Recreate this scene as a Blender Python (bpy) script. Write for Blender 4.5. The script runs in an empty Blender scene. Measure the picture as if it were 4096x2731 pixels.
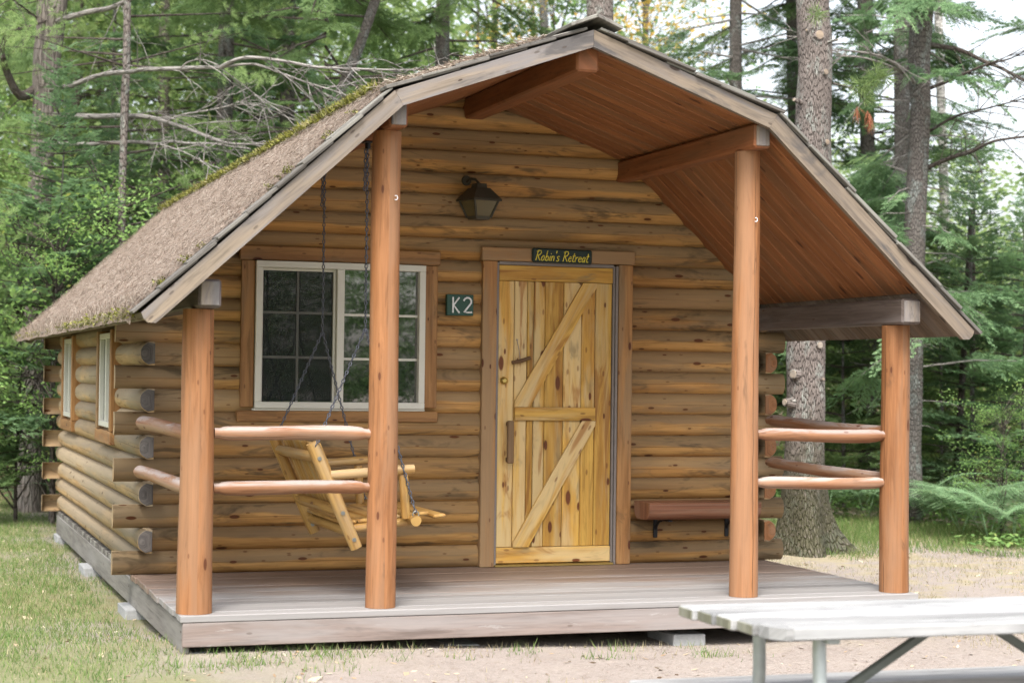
import bpy, math, random
import numpy as np
from mathutils import Vector, Matrix, noise as mnoise

random.seed(7)
RNG = np.random.default_rng(7)
scene = bpy.context.scene
COL = scene.collection
V = Vector

# ------------------------------------------------------------------ camera
CAM = V((-3.7003, -11.6378, 1.2839))
RIGHT = V((0.94589825, -0.32423028, 0.01229765)).normalized()
UP = V((-0.01753284, -0.01323009, 0.99975875)).normalized()
FWD = V((0.32398936, 0.94588566, 0.018199)).normalized()
FPX = 7316.4696
cam_d = bpy.data.cameras.new("camera")
cam = bpy.data.objects.new("camera", cam_d)
COL.objects.link(cam)
mw = Matrix.Identity(4)
for i in range(3):
    mw[i][0], mw[i][1], mw[i][2], mw[i][3] = RIGHT[i], UP[i], -FWD[i], CAM[i]
cam.matrix_world = mw
cam_d.sensor_width = 36.0
cam_d.lens = FPX / 4096 * 36
cam_d.clip_end = 600
cam_d.dof.use_dof = True
cam_d.dof.focus_distance = 11.3
cam_d.dof.aperture_fstop = 2.6
scene.camera = cam


def at(u, v, d):
    """photo position (of 4096x2731) and metres of depth -> point in the place"""
    return CAM + FWD * d + RIGHT * ((u - 2048) / FPX * d) + UP * (-(v - 1365.5) / FPX * d)


def gz(x, y):
    z = -0.27 - 0.02 * min(max(-2.0 - y, 0), 5)
    z += 0.02 * mnoise.noise(V((x * .5, y * .5, 0))) + 0.008 * mnoise.noise(V((x * 2.3, y * 2.3, 5)))
    if -3 < x < 3 and -2.6 < y < 6.5:
        z = min(z, -0.262)
    if x < .8 and y < -.6:
        z += .065 * min(1, (.8 - x) / 2.4) * min(1, (-.6 - y) / .9) * max(0, 1 - max(0, -3.2 - y) / 2)
    if y > 12:
        z += 0.02 * (y - 12)
    return z


def ground_at(u, d):
    p = at(u, 1700, d)
    return V((p.x, p.y, gz(p.x, p.y)))


# ------------------------------------------------------------------ object helpers
def tag(o, label=None, cat=None, group=None, kind=None):
    if label: o["label"] = label
    if cat: o["category"] = cat
    if group: o["group"] = group
    if kind: o["kind"] = kind
    return o


def thing(name, loc, label, cat, group=None, rot=(0, 0, 0)):
    o = bpy.data.objects.new(name, None)
    o.empty_display_size = .1
    COL.objects.link(o)
    o.location = loc
    o.rotation_euler = rot
    return tag(o, label, cat, group)


def put(name, me, parent=None, keep_world=True):
    """links mesh built in world space; with a parent, keeps it in place"""
    o = bpy.data.objects.new(name, me)
    COL.objects.link(o)
    if parent is not None:
        o.parent = parent
        if keep_world:
            m = Matrix.Identity(4)
            chain = []
            p = parent
            while p is not None:
                chain.append(p); p = p.parent
            for q in reversed(chain):
                m = m @ q.matrix_parent_inverse @ q.matrix_basis
            o.matrix_parent_inverse = m.inverted()
    return o


def copy_tree(o, parent=None):
    c = o.copy(); COL.objects.link(c)
    if parent is not None:
        c.parent = parent
    for ch in list(o.children):
        copy_tree(ch, c)
    return c


class MB:
    """collects shapes into one mesh with UVs (u along the grain, metres) and a per-piece tint"""
    def __init__(s):
        s.v = []; s.f = []; s.uv = []; s.t = []; s.smooth = []

    def poly(s, pts, faces, uvf, tint=.5, smooth=False):
        b = len(s.v)
        s.v.extend(tuple(p) for p in pts)
        s.t.extend([tint] * len(pts))
        for f in faces:
            s.f.append([b + i for i in f])
            s.uv.append([uvf(i, f) for i in f])
            s.smooth.append(smooth)

    def box(s, c, size, rot=None, ch=.003, grain=0, tint=None, jitter=0):
        """chamfered box, grain along local axis"""
        hx, hy, hz = [a / 2 for a in size]
        ch = min(ch, hx * .9, hy * .9, hz * .9)
        tint = random.random() if tint is None else tint
        ou, ov = random.uniform(0, 50), random.uniform(0, 50)
        pts = []; idx = {}
        for sx in (-1, 1):
            for sy in (-1, 1):
                for sz in (-1, 1):
                    full = (sx * hx, sy * hy, sz * hz)
                    for ax in range(3):
                        p = [full[k] - (0 if k == ax else (sx, sy, sz)[k] * ch) for k in range(3)]
                        idx[(sx, sy, sz, ax)] = len(pts)
                        pts.append(p)
        faces = []
        def add(fc):
            a, b_, c_ = [V(pts[i]) for i in fc[:3]]
            n = (b_ - a).cross(c_ - a)
            cen = sum((V(pts[i]) for i in fc), V()) / len(fc)
            if n.dot(cen) < 0: fc = fc[::-1]
            faces.append(fc)
        for ax in range(3):
            o1, o2 = [k for k in range(3) if k != ax]
            for sg in (-1, 1):
                q = []
                for a, b_ in ((-1, -1), (1, -1), (1, 1), (-1, 1)):
                    k = [0, 0, 0]; k[ax] = sg; k[o1] = a; k[o2] = b_
                    q.append(idx[(k[0], k[1], k[2], ax)])
                add(q)
            # edges parallel to ax
            for a in (-1, 1):
                for b_ in (-1, 1):
                    q = []
                    for sg, order in ((-1, (o1, o2)), (1, (o2, o1))):
                        for fa in order:
                            k = [0, 0, 0]; k[ax] = sg; k[o1] = a; k[o2] = b_
                            q.append(idx[(k[0], k[1], k[2], fa)])
                    add(q)
        for sx in (-1, 1):
            for sy in (-1, 1):
                for sz in (-1, 1):
                    add([idx[(sx, sy, sz, a)] for a in range(3)])
        loc = [tuple(p) for p in pts]
        o1, o2 = [k for k in range(3) if k != grain]
        def uvf(i, f):
            p = loc[i]
            return (p[grain] + ou, p[o1] + p[o2] * 1.0 + ov)
        R = rot.to_3x3() if rot is not None else Matrix.Identity(3)
        c = V(c)
        w = [c + R @ V(p) + (V((random.uniform(-1, 1), random.uniform(-1, 1), random.uniform(-1, 1))) * jitter if jitter else V()) for p in pts]
        s.poly(w, faces, uvf, tint)

    def beam(s, a, b, w, h, up=V((0, 0, 1)), ch=.004, tint=None):
        a, b = V(a), V(b)
        x = (b - a).normalized(); y = up.cross(x).normalized(); z = x.cross(y)
        R = Matrix((x, y, z)).transposed()
        s.box((a + b) / 2, ((b - a).length, w, h), R, ch, 0, tint)

    def tube(s, pts, radii, n=12, tint=None, cap=True, wob=0, smooth=True, seed=0, uvs=1.0, flare=None):
        pts = [V(p) for p in pts]
        if not hasattr(radii, "__len__"): radii = [radii] * len(pts)
        tint = random.random() if tint is None else tint
        ou, ov = random.uniform(0, 50), random.uniform(0, 50)
        d = (pts[1] - pts[0]).normalized()
        ref = V((0, 0, 1)) if abs(d.z) < .9 else V((1, 0, 0))
        x = ref.cross(d).normalized()
        ring = []; P = []; L = 0; us = []
        for i, p in enumerate(pts):
            if i: L += (p - pts[i - 1]).length
            t = (pts[min(i + 1, len(pts) - 1)] - pts[max(i - 1, 0)]).normalized()
            x = (x - t * x.dot(t)).normalized(); y = t.cross(x)
            for k in range(n):
                a = 2 * math.pi * k / n
                r = radii[i]
                if wob:
                    r *= 1 + wob * mnoise.noise(V((math.cos(a) * 1.3 + seed, math.sin(a) * 1.3, L * 1.7 / max(.3, 1))))
                if flare: r *= flare(a, L)
                P.append(p + (x * math.cos(a) + y * math.sin(a)) * r)
            us.append(L)
        faces = []
        for i in range(len(pts) - 1):
            for k in range(n):
                faces.append((i * n + k, i * n + (k + 1) % n, (i + 1) * n + (k + 1) % n, (i + 1) * n + k))
        def uvf(i, f):
            k = i % n; j = i // n
            kk = k
            if k == 0 and any((q % n) == n - 1 for q in f): kk = n
            return (us[j] * uvs + ou, 2 * math.pi * kk / n * max(radii) * uvs + ov)
        s.poly(P, faces, uvf, tint, smooth)
        if cap:
            for base, rev in ((0, True), ((len(pts) - 1) * n, False)):
                fc = list(range(base, base + n))
                if rev: fc = fc[::-1]
                cp = [P[i] for i in fc]
                cc = sum(cp, V()) / n
                r0 = max((cp[0] - cc).length, .002)
                s.poly(cp, [list(range(n))], lambda i, f: (ou + 7 + .12 * math.cos(2 * math.pi * i / n) * r0, ov + 3 + .5 * r0 * math.sin(2 * math.pi * i / n)), tint, False)

    def mesh(s, name, mat):
        me = bpy.data.meshes.new(name)
        me.from_pydata(s.v, [], s.f)
        uvl = me.uv_layers.new(name="UVMap")
        flat = [c for f in s.uv for uv in f for c in uv]
        uvl.data.foreach_set("uv", flat)
        at_ = me.attributes.new("tint", 'FLOAT', 'POINT')
        at_.data.foreach_set("value", s.t)
        me.polygons.foreach_set("use_smooth", s.smooth)
        me.materials.append(mat)
        me.update()
        return me

    def build(s, name, mat, parent=None, label=None):
        o = put(name, s.mesh(name, mat), parent)
        if label: o["label"] = label
        return o


def np_mesh(name, verts, nper, tint, mat, tints2=None):
    """verts (n,nper,3): n separate faces of nper corners"""
    n = len(verts)
    me = bpy.data.meshes.new(name)
    co = np.ascontiguousarray(verts.reshape(-1, 3), dtype=np.float32)
    me.vertices.add(n * nper)
    me.vertices.foreach_set("co", co.ravel())
    me.loops.add(n * nper)
    me.loops.foreach_set("vertex_index", np.arange(n * nper, dtype=np.int32))
    me.polygons.add(n)
    me.polygons.foreach_set("loop_start", np.arange(0, n * nper, nper, dtype=np.int32))
    me.polygons.foreach_set("loop_total", np.full(n, nper, dtype=np.int32))
    a = me.attributes.new("tint", 'FLOAT', 'POINT')
    a.data.foreach_set("value", np.repeat(np.asarray(tint, dtype=np.float32), nper))
    me.materials.append(mat)
    me.update(calc_edges=True)
    return me


# ------------------------------------------------------------------ materials
class NT:
    def __init__(s, name):
        s.m = bpy.data.materials.new(name); s.m.use_nodes = True
        s.t = s.m.node_tree; s.t.nodes.clear()
        s.out = s.t.nodes.new("ShaderNodeOutputMaterial")

    def n(s, typ, **kw):
        nd = s.t.nodes.new("ShaderNode" + typ)
        for k, v in kw.items():
            if k in nd.inputs.keys() if isinstance(k, str) else False:
                nd.inputs[k].default_value = v
            else:
                setattr(nd, k, v)
        return nd

    def link(s, a, b): s.t.links.new(a, b)

    def val(s, sock, v):
        if hasattr(v, "is_output"): s.link(v, sock)
        else: sock.default_value = v

    def math(s, op, a, b=None, clamp=False):
        nd = s.n("Math", operation=op, use_clamp=clamp)
        s.val(nd.inputs[0], a)
        if b is not None: s.val(nd.inputs[1], b)
        return nd.outputs[0]

    def mix(s, f, a, b, mode='MIX'):
        nd = s.n("Mix", data_type='RGBA', blend_type=mode)
        s.val(nd.inputs[0], f)
        for sock, c in ((nd.inputs[6], a), (nd.inputs[7], b)):
            if hasattr(c, "is_output"): s.link(c, sock)
            else: sock.default_value = (*c, 1) if len(c) == 3 else c
        return nd.outputs[2]

    def ramp(s, f, lo, hi, a=0., b=1.):
        nd = s.n("MapRange", interpolation_type='SMOOTHSTEP')
        s.val(nd.inputs[0], f)
        nd.inputs[1].default_value = lo; nd.inputs[2].default_value = hi
        nd.inputs[3].default_value = a; nd.inputs[4].default_value = b
        return nd.outputs[0]

    def noise(s, vec, scale=1., detail=3., rough=.55, dist=0.):
        nd = s.n("TexNoise")
        s.link(vec, nd.inputs["Vector"])
        nd.inputs["Scale"].default_value = scale; nd.inputs["Detail"].default_value = detail
        nd.inputs["Roughness"].default_value = rough; nd.inputs["Distortion"].default_value = dist
        return nd.outputs["Fac"]

    def scale(s, vec, x, y, z=1.):
        nd = s.n("VectorMath", operation='MULTIPLY')
        s.link(vec, nd.inputs[0]); nd.inputs[1].default_value = (x, y, z)
        return nd.outputs[0]

    def attr(s, name):
        return s.n("Attribute", attribute_name=name).outputs["Fac"]

    def principled(s, col, rough=.7, bump=None, bstr=.2, bdist=.01, metal=0., spec=.3):
        p = s.n("BsdfPrincipled")
        s.val(p.inputs["Base Color"], col if hasattr(col, "is_output") else (*col, 1))
        s.val(p.inputs["Roughness"], rough)
        p.inputs["Metallic"].default_value = metal
        p.inputs["Specular IOR Level"].default_value = spec
        if bump is not None:
            b = s.n("Bump"); b.inputs["Strength"].default_value = bstr; b.inputs["Distance"].default_value = bdist
            s.link(bump, b.inputs["Height"]); s.link(b.outputs[0], p.inputs["Normal"])
        s.link(p.outputs[0], s.out.inputs[0])
        return p


def wood(name, light, dark, weather=(.2, .17, .14), wamt=.45, knots=.55, knotcol=(.06, .025, .012), grain=.35, rough=.65,
         upper=0., spec=.25, cracks=0., wscale=1., chips=None, wbias=0., outside=0., toppale=None, kden=1., bright=1., smudge=0., flame=None):
    k = NT(name)
    uv = k.n("UVMap").outputs[0]
    tint = k.attr("tint")
    fine = k.noise(k.scale(uv, 2.2, 75), 1, 4, .6)
    band = k.noise(k.scale(uv, .9, 16), 1, 3, .55, .6)
    blot = k.noise(k.scale(uv, 1.1, 4.5), 1, 3, .6)
    # warp around knots
    vor = k.n("TexVoronoi", feature='F1', voronoi_dimensions='2D')
    k.link(k.scale(uv, 2.3 * kden, 6.5 * kden), vor.inputs["Vector"]); vor.inputs["Scale"].default_value = 1
    sep = k.n("SeparateColor"); k.link(vor.outputs["Color"], sep.inputs[0])
    size = k.math('MULTIPLY_ADD', sep.outputs[1], .075); k.t.nodes[-1].inputs[2].default_value = .03
    kd = k.math('DIVIDE', k.math('ADD', vor.outputs["Distance"], k.math('MULTIPLY', k.math('SUBTRACT', fine, .5), .03)), size)
    sel = k.math('LESS_THAN', sep.outputs[0], knots)
    kmask = k.math('MULTIPLY', k.ramp(kd, 1.15, .75), sel)
    khalo = k.math('MULTIPLY', k.ramp(kd, 3.0, 1.0), sel)
    col = k.mix(k.ramp(band, .35, .68), light, dark)
    col = k.mix(k.math('MULTIPLY', k.ramp(fine, .45, .75), grain), col, [c * .45 for c in dark])
    streak = k.noise(k.scale(uv, 2.6, 30), 1, 4, .65, .5)
    col = k.mix(k.math('MULTIPLY', k.ramp(streak, .5, .68), .6), col, [c * .58 for c in dark])
    col = k.mix(k.math('MULTIPLY', k.ramp(streak, .46, .32), .35), col, [min(1, c * 1.25) for c in light])
    vor2 = k.n("TexVoronoi", feature='F1', voronoi_dimensions='2D')
    k.link(k.scale(uv, 5.5 * kden, 15 * kden), vor2.inputs["Vector"]); vor2.inputs["Scale"].default_value = 1
    sep2 = k.n("SeparateColor"); k.link(vor2.outputs["Color"], sep2.inputs[0])
    kd2 = k.math('DIVIDE', vor2.outputs["Distance"], .10)
    kmask2 = k.math('MULTIPLY', k.ramp(kd2, 1.2, .6), k.math('LESS_THAN', sep2.outputs[0], knots * .45))
    col = k.mix(k.math('MULTIPLY', khalo, .35), col, [c * .6 for c in dark])
    wm = k.ramp(k.math('ADD', k.math('MULTIPLY', k.noise(k.scale(uv, .7 * wscale, 5.5 * wscale), 1, 4, .62, .4), 1.), k.math('MULTIPLY', tint, .16)), .52 + wbias, .72 + wbias)
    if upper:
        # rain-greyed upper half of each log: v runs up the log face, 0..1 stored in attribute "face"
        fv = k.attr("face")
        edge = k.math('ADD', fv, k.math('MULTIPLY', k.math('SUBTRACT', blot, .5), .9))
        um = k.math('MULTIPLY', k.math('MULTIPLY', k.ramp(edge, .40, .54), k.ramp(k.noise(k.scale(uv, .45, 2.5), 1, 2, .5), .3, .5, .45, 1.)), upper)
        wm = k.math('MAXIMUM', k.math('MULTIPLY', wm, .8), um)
    col = k.mix(k.math('MULTIPLY', wm, wamt), col, weather)
    if outside:
        pos = k.n("TexCoord").outputs["Object"]
        sp = k.n("SeparateXYZ"); k.link(pos, sp.inputs[0])
        om = k.ramp(k.math('ADD', k.math('MULTIPLY', k.math('SUBTRACT', blot, .5), .9), k.math('MULTIPLY', k.math('ADD', sp.outputs[0], .12), -1.)), 1.45, 2.15)
        om2 = k.ramp(k.math('ADD', k.math('MULTIPLY', k.math('SUBTRACT', blot, .5), .9), sp.outputs[0]), 1.75, 2.3)
        col = k.mix(k.math('MULTIPLY', k.math('MAXIMUM', om, om2), outside), col, (.30, .235, .15))
    if toppale:
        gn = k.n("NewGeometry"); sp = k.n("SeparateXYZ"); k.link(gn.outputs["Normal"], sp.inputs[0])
        tm = k.math('MULTIPLY', k.ramp(sp.outputs[2], .1, .7), k.ramp(k.noise(k.scale(uv, 1.8, 12), 1, 5, .7, .6), .42, .56))  # paler tone on upward-facing sides, broken up by noise
        col = k.mix(k.math('MULTIPLY', tm, .85), col, toppale)
    dk = k.ramp(k.noise(k.scale(uv, 1.6, 7), 1, 4, .7, .8), .60 - smudge * .1, .74 - smudge * .08)
    col = k.mix(k.math('MULTIPLY', dk, .55 + .35 * smudge), col, [c * (.36 + .1 * smudge) for c in weather])
    if flame:
        fm = k.ramp(k.noise(k.scale(uv, 1.0, 8), 1, 4, .6, 1.2), .555, .66)
        col = k.mix(k.math('MULTIPLY', fm, .75), col, flame)
    if chips:
        cm = k.ramp(k.noise(k.scale(uv, 3, 22), 1, 5, .7, .5), .6, .68)
        col = k.mix(k.math('MULTIPLY', cm, .8), col, chips)
    if cracks:
        sv = k.n("SeparateXYZ"); k.link(uv, sv.inputs[0])
        cv = k.math('ADD', sv.outputs[1], k.math('MULTIPLY', k.noise(k.scale(uv, 1.1, .3), 1, 4, .6), .05))
        cw = k.math('MULTIPLY', cv, 5.2)
        fr = k.math('ABSOLUTE', k.math('SUBTRACT', k.math('FRACT', cw), .5))
        line = k.math('MULTIPLY', k.ramp(fr, .016, .005), k.ramp(k.noise(k.scale(uv, .9, 2.2), 1, 2, .5), .47, .53))
        col = k.mix(k.math('MULTIPLY', line, cracks), col, (.03, .015, .01))
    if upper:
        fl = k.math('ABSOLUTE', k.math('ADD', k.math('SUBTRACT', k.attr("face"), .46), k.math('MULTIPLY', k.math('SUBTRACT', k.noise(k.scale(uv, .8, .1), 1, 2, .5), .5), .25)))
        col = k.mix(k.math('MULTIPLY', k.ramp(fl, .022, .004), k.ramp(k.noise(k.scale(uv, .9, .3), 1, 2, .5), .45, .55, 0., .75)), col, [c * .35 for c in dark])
    col = k.mix(kmask, col, knotcol)
    col = k.mix(k.math('MULTIPLY', kmask2, .6), col, knotcol)
    tv = k.n("HueSaturation")
    k.link(col, tv.inputs["Color"])
    k.link(k.math('MULTIPLY_ADD', tint, .34 * bright), tv.inputs["Value"])
    k.t.nodes[-1].inputs[2].default_value = .83 * bright
    bump = k.math('ADD', k.math('MULTIPLY', fine, .6), k.math('MULTIPLY', band, .5))
    bump = k.math('SUBTRACT', bump, k.math('MULTIPLY', kmask, .2))
    k.principled(tv.outputs[0], rough, bump, .35, .006, 0, spec)
    return k.m


M = {}
M['log'] = wood('wall_log_wood', (.51, .285, .096), (.385, .195, .062), (.20, .145, .085), .85, .5, (.10, .035, .013), .38, .65, upper=.88, outside=.65, kden=1.2, smudge=.75, wbias=-.015, bright=1.08)
M['sidelog'] = wood('side_log_wood', (.46, .315, .155), (.37, .24, .115), (.30, .255, .185), .9, .3, (.13, .08, .04), .3, .7, upper=.8, kden=1.2, bright=0.95)
M['logend'] = wood('log_end_grain', (.125, .11, .102), (.075, .066, .062), (.17, .155, .145), .6, 0, grain=.5, cracks=.3)
M['trim'] = wood('trim_wood', (.37, .195, .075), (.27, .13, .048), (.23, .155, .085), .8, .5, (.08, .026, .012), .4, .6, kden=1.2, bright=1.02)
M['post'] = wood('post_wood', (.42, .192, .082), (.32, .135, .052), (.33, .19, .11), .6, .24, (.14, .05, .022), .4, .6, cracks=.85, kden=1.2, bright=.73, smudge=.1)
M['rail'] = wood('rail_wood', (.41, .20, .10), (.33, .145, .068), (.40, .28, .2), .6, .25, (.14, .05, .025), .45, .55, spec=.25, cracks=.7, toppale=(.50, .43, .40), bright=.72, smudge=.2)
M['ceiling'] = wood('ceiling_board_wood', (.30, .122, .05), (.22, .083, .032), (.16, .085, .045), .7, .35, (.07, .022, .012), .35, .55, bright=1.12)
M['purlin'] = wood('purlin_wood', (.26, .10, .042), (.2, .075, .03), (.16, .085, .045), .5, .2, grain=.35, rough=.55, bright=1.08)
M['greybeam'] = wood('grey_beam_wood', (.125, .098, .085), (.085, .066, .056), (.17, .15, .145), .6, .15, grain=.4, cracks=.3)
M['barge'] = wood('bargeboard_wood', (.32, .255, .19), (.245, .20, .16), (.235, .218, .215), .95, .4, (.07, .05, .04), .55, .7, wscale=1.3, wbias=-.015, bright=.74, smudge=1.)
M['eaveboard'] = wood('eave_board_wood', (.2, .15, .11), (.13, .095, .068), (.17, .145, .125), .7, .2, grain=.4)
M['shake'] = wood('shake_wood', (.21, .195, .175), (.12, .11, .1), (.3, .295, .26), .6, 0, grain=.6, rough=.85, bright=0.85)
M['door'] = wood('door_pine', (.64, .385, .085), (.50, .255, .052), (.60, .46, .24), .8, .75, (.14, .045, .015), .4, .5, wscale=1.2, wbias=.0, bright=.88, smudge=.35, flame=(.30, .125, .028), kden=.85)
M['swing'] = wood('swing_log_wood', (.55, .33, .10), (.43, .22, .055), (.44, .36, .24), .5, .35, (.15, .06, .025), .3, .45, spec=.4, bright=0.86)
M['redbench'] = wood('stained_bench_wood', (.20, .085, .045), (.14, .055, .03), (.22, .135, .09), .7, .15, grain=.35, rough=.5, spec=.3)
M['table'] = wood('weathered_table_wood', (.44, .44, .435), (.30, .30, .295), (.50, .505, .51), .6, .1, (.16, .155, .145), .7, .7, cracks=.45, bright=.76, smudge=.55)
M['tableend'] = wood('table_end_grain', (.24, .235, .17), (.15, .15, .105), (.36, .36, .31), .5, 0, grain=.5, bright=.85)
M['fascia'] = wood('deck_fascia_wood', (.27, .215, .19), (.21, .165, .145), (.31, .285, .275), .7, .2, (.12, .09, .075), .4, .75, chips=(.36, .335, .32), wbias=-.04, bright=0.86)
M['sill'] = wood('sill_beam_wood', (.24, .225, .20), (.175, .163, .145), (.29, .28, .26), .6, .1, grain=.35, rough=.8, bright=0.86)
M['stick'] = wood('peeled_stick', (.17, .1, .05), (.1, .055, .025), (.2, .14, .08), .3, 0, grain=.4)


def deck_mat():
    k = NT('deck_board_wood')
    uv = k.n("UVMap").outputs[0]; tint = k.attr("tint")
    pos = k.n("TexCoord").outputs["Object"]
    fine = k.noise(k.scale(uv, 2., 70), 1, 4, .6)
    band = k.noise(k.scale(uv, .8, 14), 1, 3, .6, .5)
    grey = k.mix(band, (.325, .315, .31), (.215, .205, .2))
    brown = k.mix(band, (.24, .17, .13), (.165, .115, .088))
    sx = k.n("SeparateXYZ"); k.link(pos, sx.inputs[0])
    wear = k.math('ADD', k.math('MULTIPLY', sx.outputs[1], .55), k.math('MULTIPLY', k.noise(k.scale(pos, .7, 3.5, 1), 1.3, 4, .65), 1.2))
    wm = k.ramp(wear, -.25, .35)
    col = k.mix(wm, grey, brown)
    col = k.mix(k.math('MULTIPLY', k.ramp(fine, .48, .8), .45), col, (.16, .13, .115))
    st = k.ramp(k.noise(k.scale(pos, 1.2, 6, 1), 1.1, 4, .6, .6), .66, .76)
    col = k.mix(k.math('MULTIPLY', st, .55), col, (.09, .07, .065))
    tv = k.n("HueSaturation"); k.link(col, tv.inputs["Color"])
    k.link(k.math('MULTIPLY_ADD', tint, .25), tv.inputs["Value"]); k.t.nodes[-1].inputs[2].default_value = .75
    k.principled(tv.outputs[0], .55, fine, .3, .004, 0, .35)
    return k.m
M['deck'] = deck_mat()


M['sawn'] = wood('sawn_branch_face', (.34, .27, .2), (.25, .19, .14), (.3, .28, .25), .6, 0, grain=.4)


def plain(name, col, rough=.6, metal=0., spec=.4, nscale=30., var=.25):
    k = NT(name)
    pos = k.n("TexCoord").outputs["Object"]
    nz = k.noise(pos, nscale, 4, .6)
    c = k.mix(nz, [x * (1 - var) for x in col], [min(1, x * (1 + var)) for x in col])
    k.principled(c, rough, nz, .1, .002, metal, spec)
    return k.m


M['vinyl'] = plain('window_vinyl', (.60, .59, .52), .4, nscale=8, var=.06)
M['grid'] = plain('window_grid_vinyl', (.36, .38, .36), .4, nscale=8, var=.06)
M['chain'] = plain('chain_steel', (.13, .14, .17), .45, .7, nscale=60)
M['ironblack'] = plain('black_iron', (.018, .018, .02), .5, .2)
M['brass'] = plain('brass', (.62, .47, .16), .3, .9)
M['zinc'] = plain('zinc_bolt', (.30, .31, .29), .4, .7)
M['galv'] = plain('galvanised_pipe', (.38, .42, .42), .45, .55, nscale=18)
M['brace'] = plain('dark_galvanised_brace', (.15, .17, .155), .55, .3, nscale=18)
M['signgreen'] = plain('sign_green_paint', (.016, .062, .043), .5, nscale=25, var=.3)
M['signdark'] = plain('sign_dark_paint', (.012, .026, .022), .5, nscale=25, var=.3)
M['white'] = plain('white_paint', (.75, .76, .78), .5, nscale=40, var=.08)
M['yellow'] = plain('yellow_paint', (.62, .52, .06), .5, nscale=40, var=.15)
M['lantern'] = plain('lantern_metal', (.065, .06, .045), .6, .3)
M['rubber'] = plain('grey_weatherstrip', (.19, .165, .15), .6, nscale=12, var=.2)
M['concrete'] = plain('concrete', (.30, .305, .305), .9, nscale=45, var=.25)
M['hook'] = plain('white_hook', (.7, .7, .72), .35)
M['string'] = plain('cord', (.3, .25, .2), .8)
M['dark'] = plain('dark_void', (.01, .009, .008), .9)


def glass(name, base, rough, spec):
    k = NT(name)
    p = k.principled(base, rough, None, 0, 0, 0, .5)
    p.inputs["IOR"].default_value = spec
    pos = k.n("TexCoord").outputs["Object"]
    nz = k.noise(pos, 2.2, 2, .5)
    b = k.n("Bump"); b.inputs["Strength"].default_value = .05; b.inputs["Distance"].default_value = .01
    k.link(nz, b.inputs["Height"]); k.link(b.outputs[0], p.inputs["Normal"])
    return k.m
M['glass'] = glass('window_glass', (.005, .009, .008), .012, 2.8)
M['sideglass'] = glass('side_window_glass', (.03, .04, .04), .02, 2.0)
M['lampglass'] = glass('amber_lamp_glass', (.12, .10, .05), .15, 1.5)


def screen_mat():
    k = NT('insect_screen_mesh')
    d = k.n("BsdfDiffuse"); d.inputs[0].default_value = (.035, .04, .04, 1)
    t = k.n("BsdfTransparent")
    mx = k.n("MixShader"); mx.inputs[0].default_value = .36
    k.link(t.outputs[0], mx.inputs[1]); k.link(d.outputs[0], mx.inputs[2])
    k.link(mx.outputs[0], k.out.inputs[0])
    return k.m
M['screen'] = screen_mat()


def leaf_mat(name, a, b, c=None, trans=.35, spec=.15):
    k = NT(name)
    t = k.attr("tint")
    col = k.mix(k.ramp(t, .0, .75), a, b)
    if c: col = k.mix(k.ramp(t, .86, .93), col, c)
    oi = k.n("ObjectInfo").outputs["Random"]
    hv = k.n("HueSaturation"); k.link(col, hv.inputs["Color"])
    k.link(k.math('MULTIPLY_ADD', oi, .5), hv.inputs["Value"]); k.t.nodes[-1].inputs[2].default_value = .78
    p = k.n("BsdfPrincipled"); k.link(hv.outputs[0], p.inputs["Base Color"])
    p.inputs["Roughness"].default_value = .5; p.inputs["Specular IOR Level"].default_value = spec
    tr = k.n("BsdfTranslucent"); k.link(hv.outputs[0], tr.inputs[0])
    mx = k.n("MixShader"); mx.inputs[0].default_value = trans
    k.link(p.outputs[0], mx.inputs[1]); k.link(tr.outputs[0], mx.inputs[2])
    k.link(mx.outputs[0], k.out.inputs[0])
    return k.m
M['fir'] = leaf_mat('fir_needles', (.105, .185, .095), (.195, .305, .15), (.27, .37, .18), .46)
M['hemlock'] = leaf_mat('hemlock_needles', (.12, .195, .08), (.215, .32, .125), (.29, .37, .15), .46)
M['pine'] = leaf_mat('pine_needles', (.165, .25, .10), (.28, .37, .15), (.32, .38, .16), .5)
M['broad'] = leaf_mat('broad_leaves', (.145, .26, .08), (.24, .37, .115), (.38, .40, .11), .52)
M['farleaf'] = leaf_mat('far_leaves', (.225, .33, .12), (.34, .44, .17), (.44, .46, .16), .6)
M['autumn'] = leaf_mat('autumn_leaves', (.55, .33, .08), (.6, .45, .12), (.36, .38, .1), .5)
M['fern'] = leaf_mat('fern_fronds', (.16, .28, .145), (.25, .37, .2), (.32, .4, .2), .42)
M['herb'] = leaf_mat('herb_leaves', (.11, .21, .065), (.2, .32, .1), (.27, .34, .11), .42)
M['grass'] = leaf_mat('grass_blades', (.09, .17, .045), (.18, .25, .08), (.36, .33, .18), .35)
M['drygrass'] = leaf_mat('dry_grass_blades', (.27, .225, .13), (.42, .365, .23), (.18, .24, .085), .3)
M['needle'] = leaf_mat('fallen_needles', (.20, .145, .108), (.33, .27, .22), (.44, .39, .33), .1)
M['moss'] = leaf_mat('moss_tufts', (.07, .075, .018), (.2, .2, .045), (.3, .27, .12), .2)
M['litter'] = leaf_mat('fallen_leaves', (.34, .24, .15), (.52, .43, .3), (.62, .55, .42), .15)
M['redneedle'] = leaf_mat('dead_red_needles', (.24, .085, .045), (.34, .14, .075), None, .2)


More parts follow.
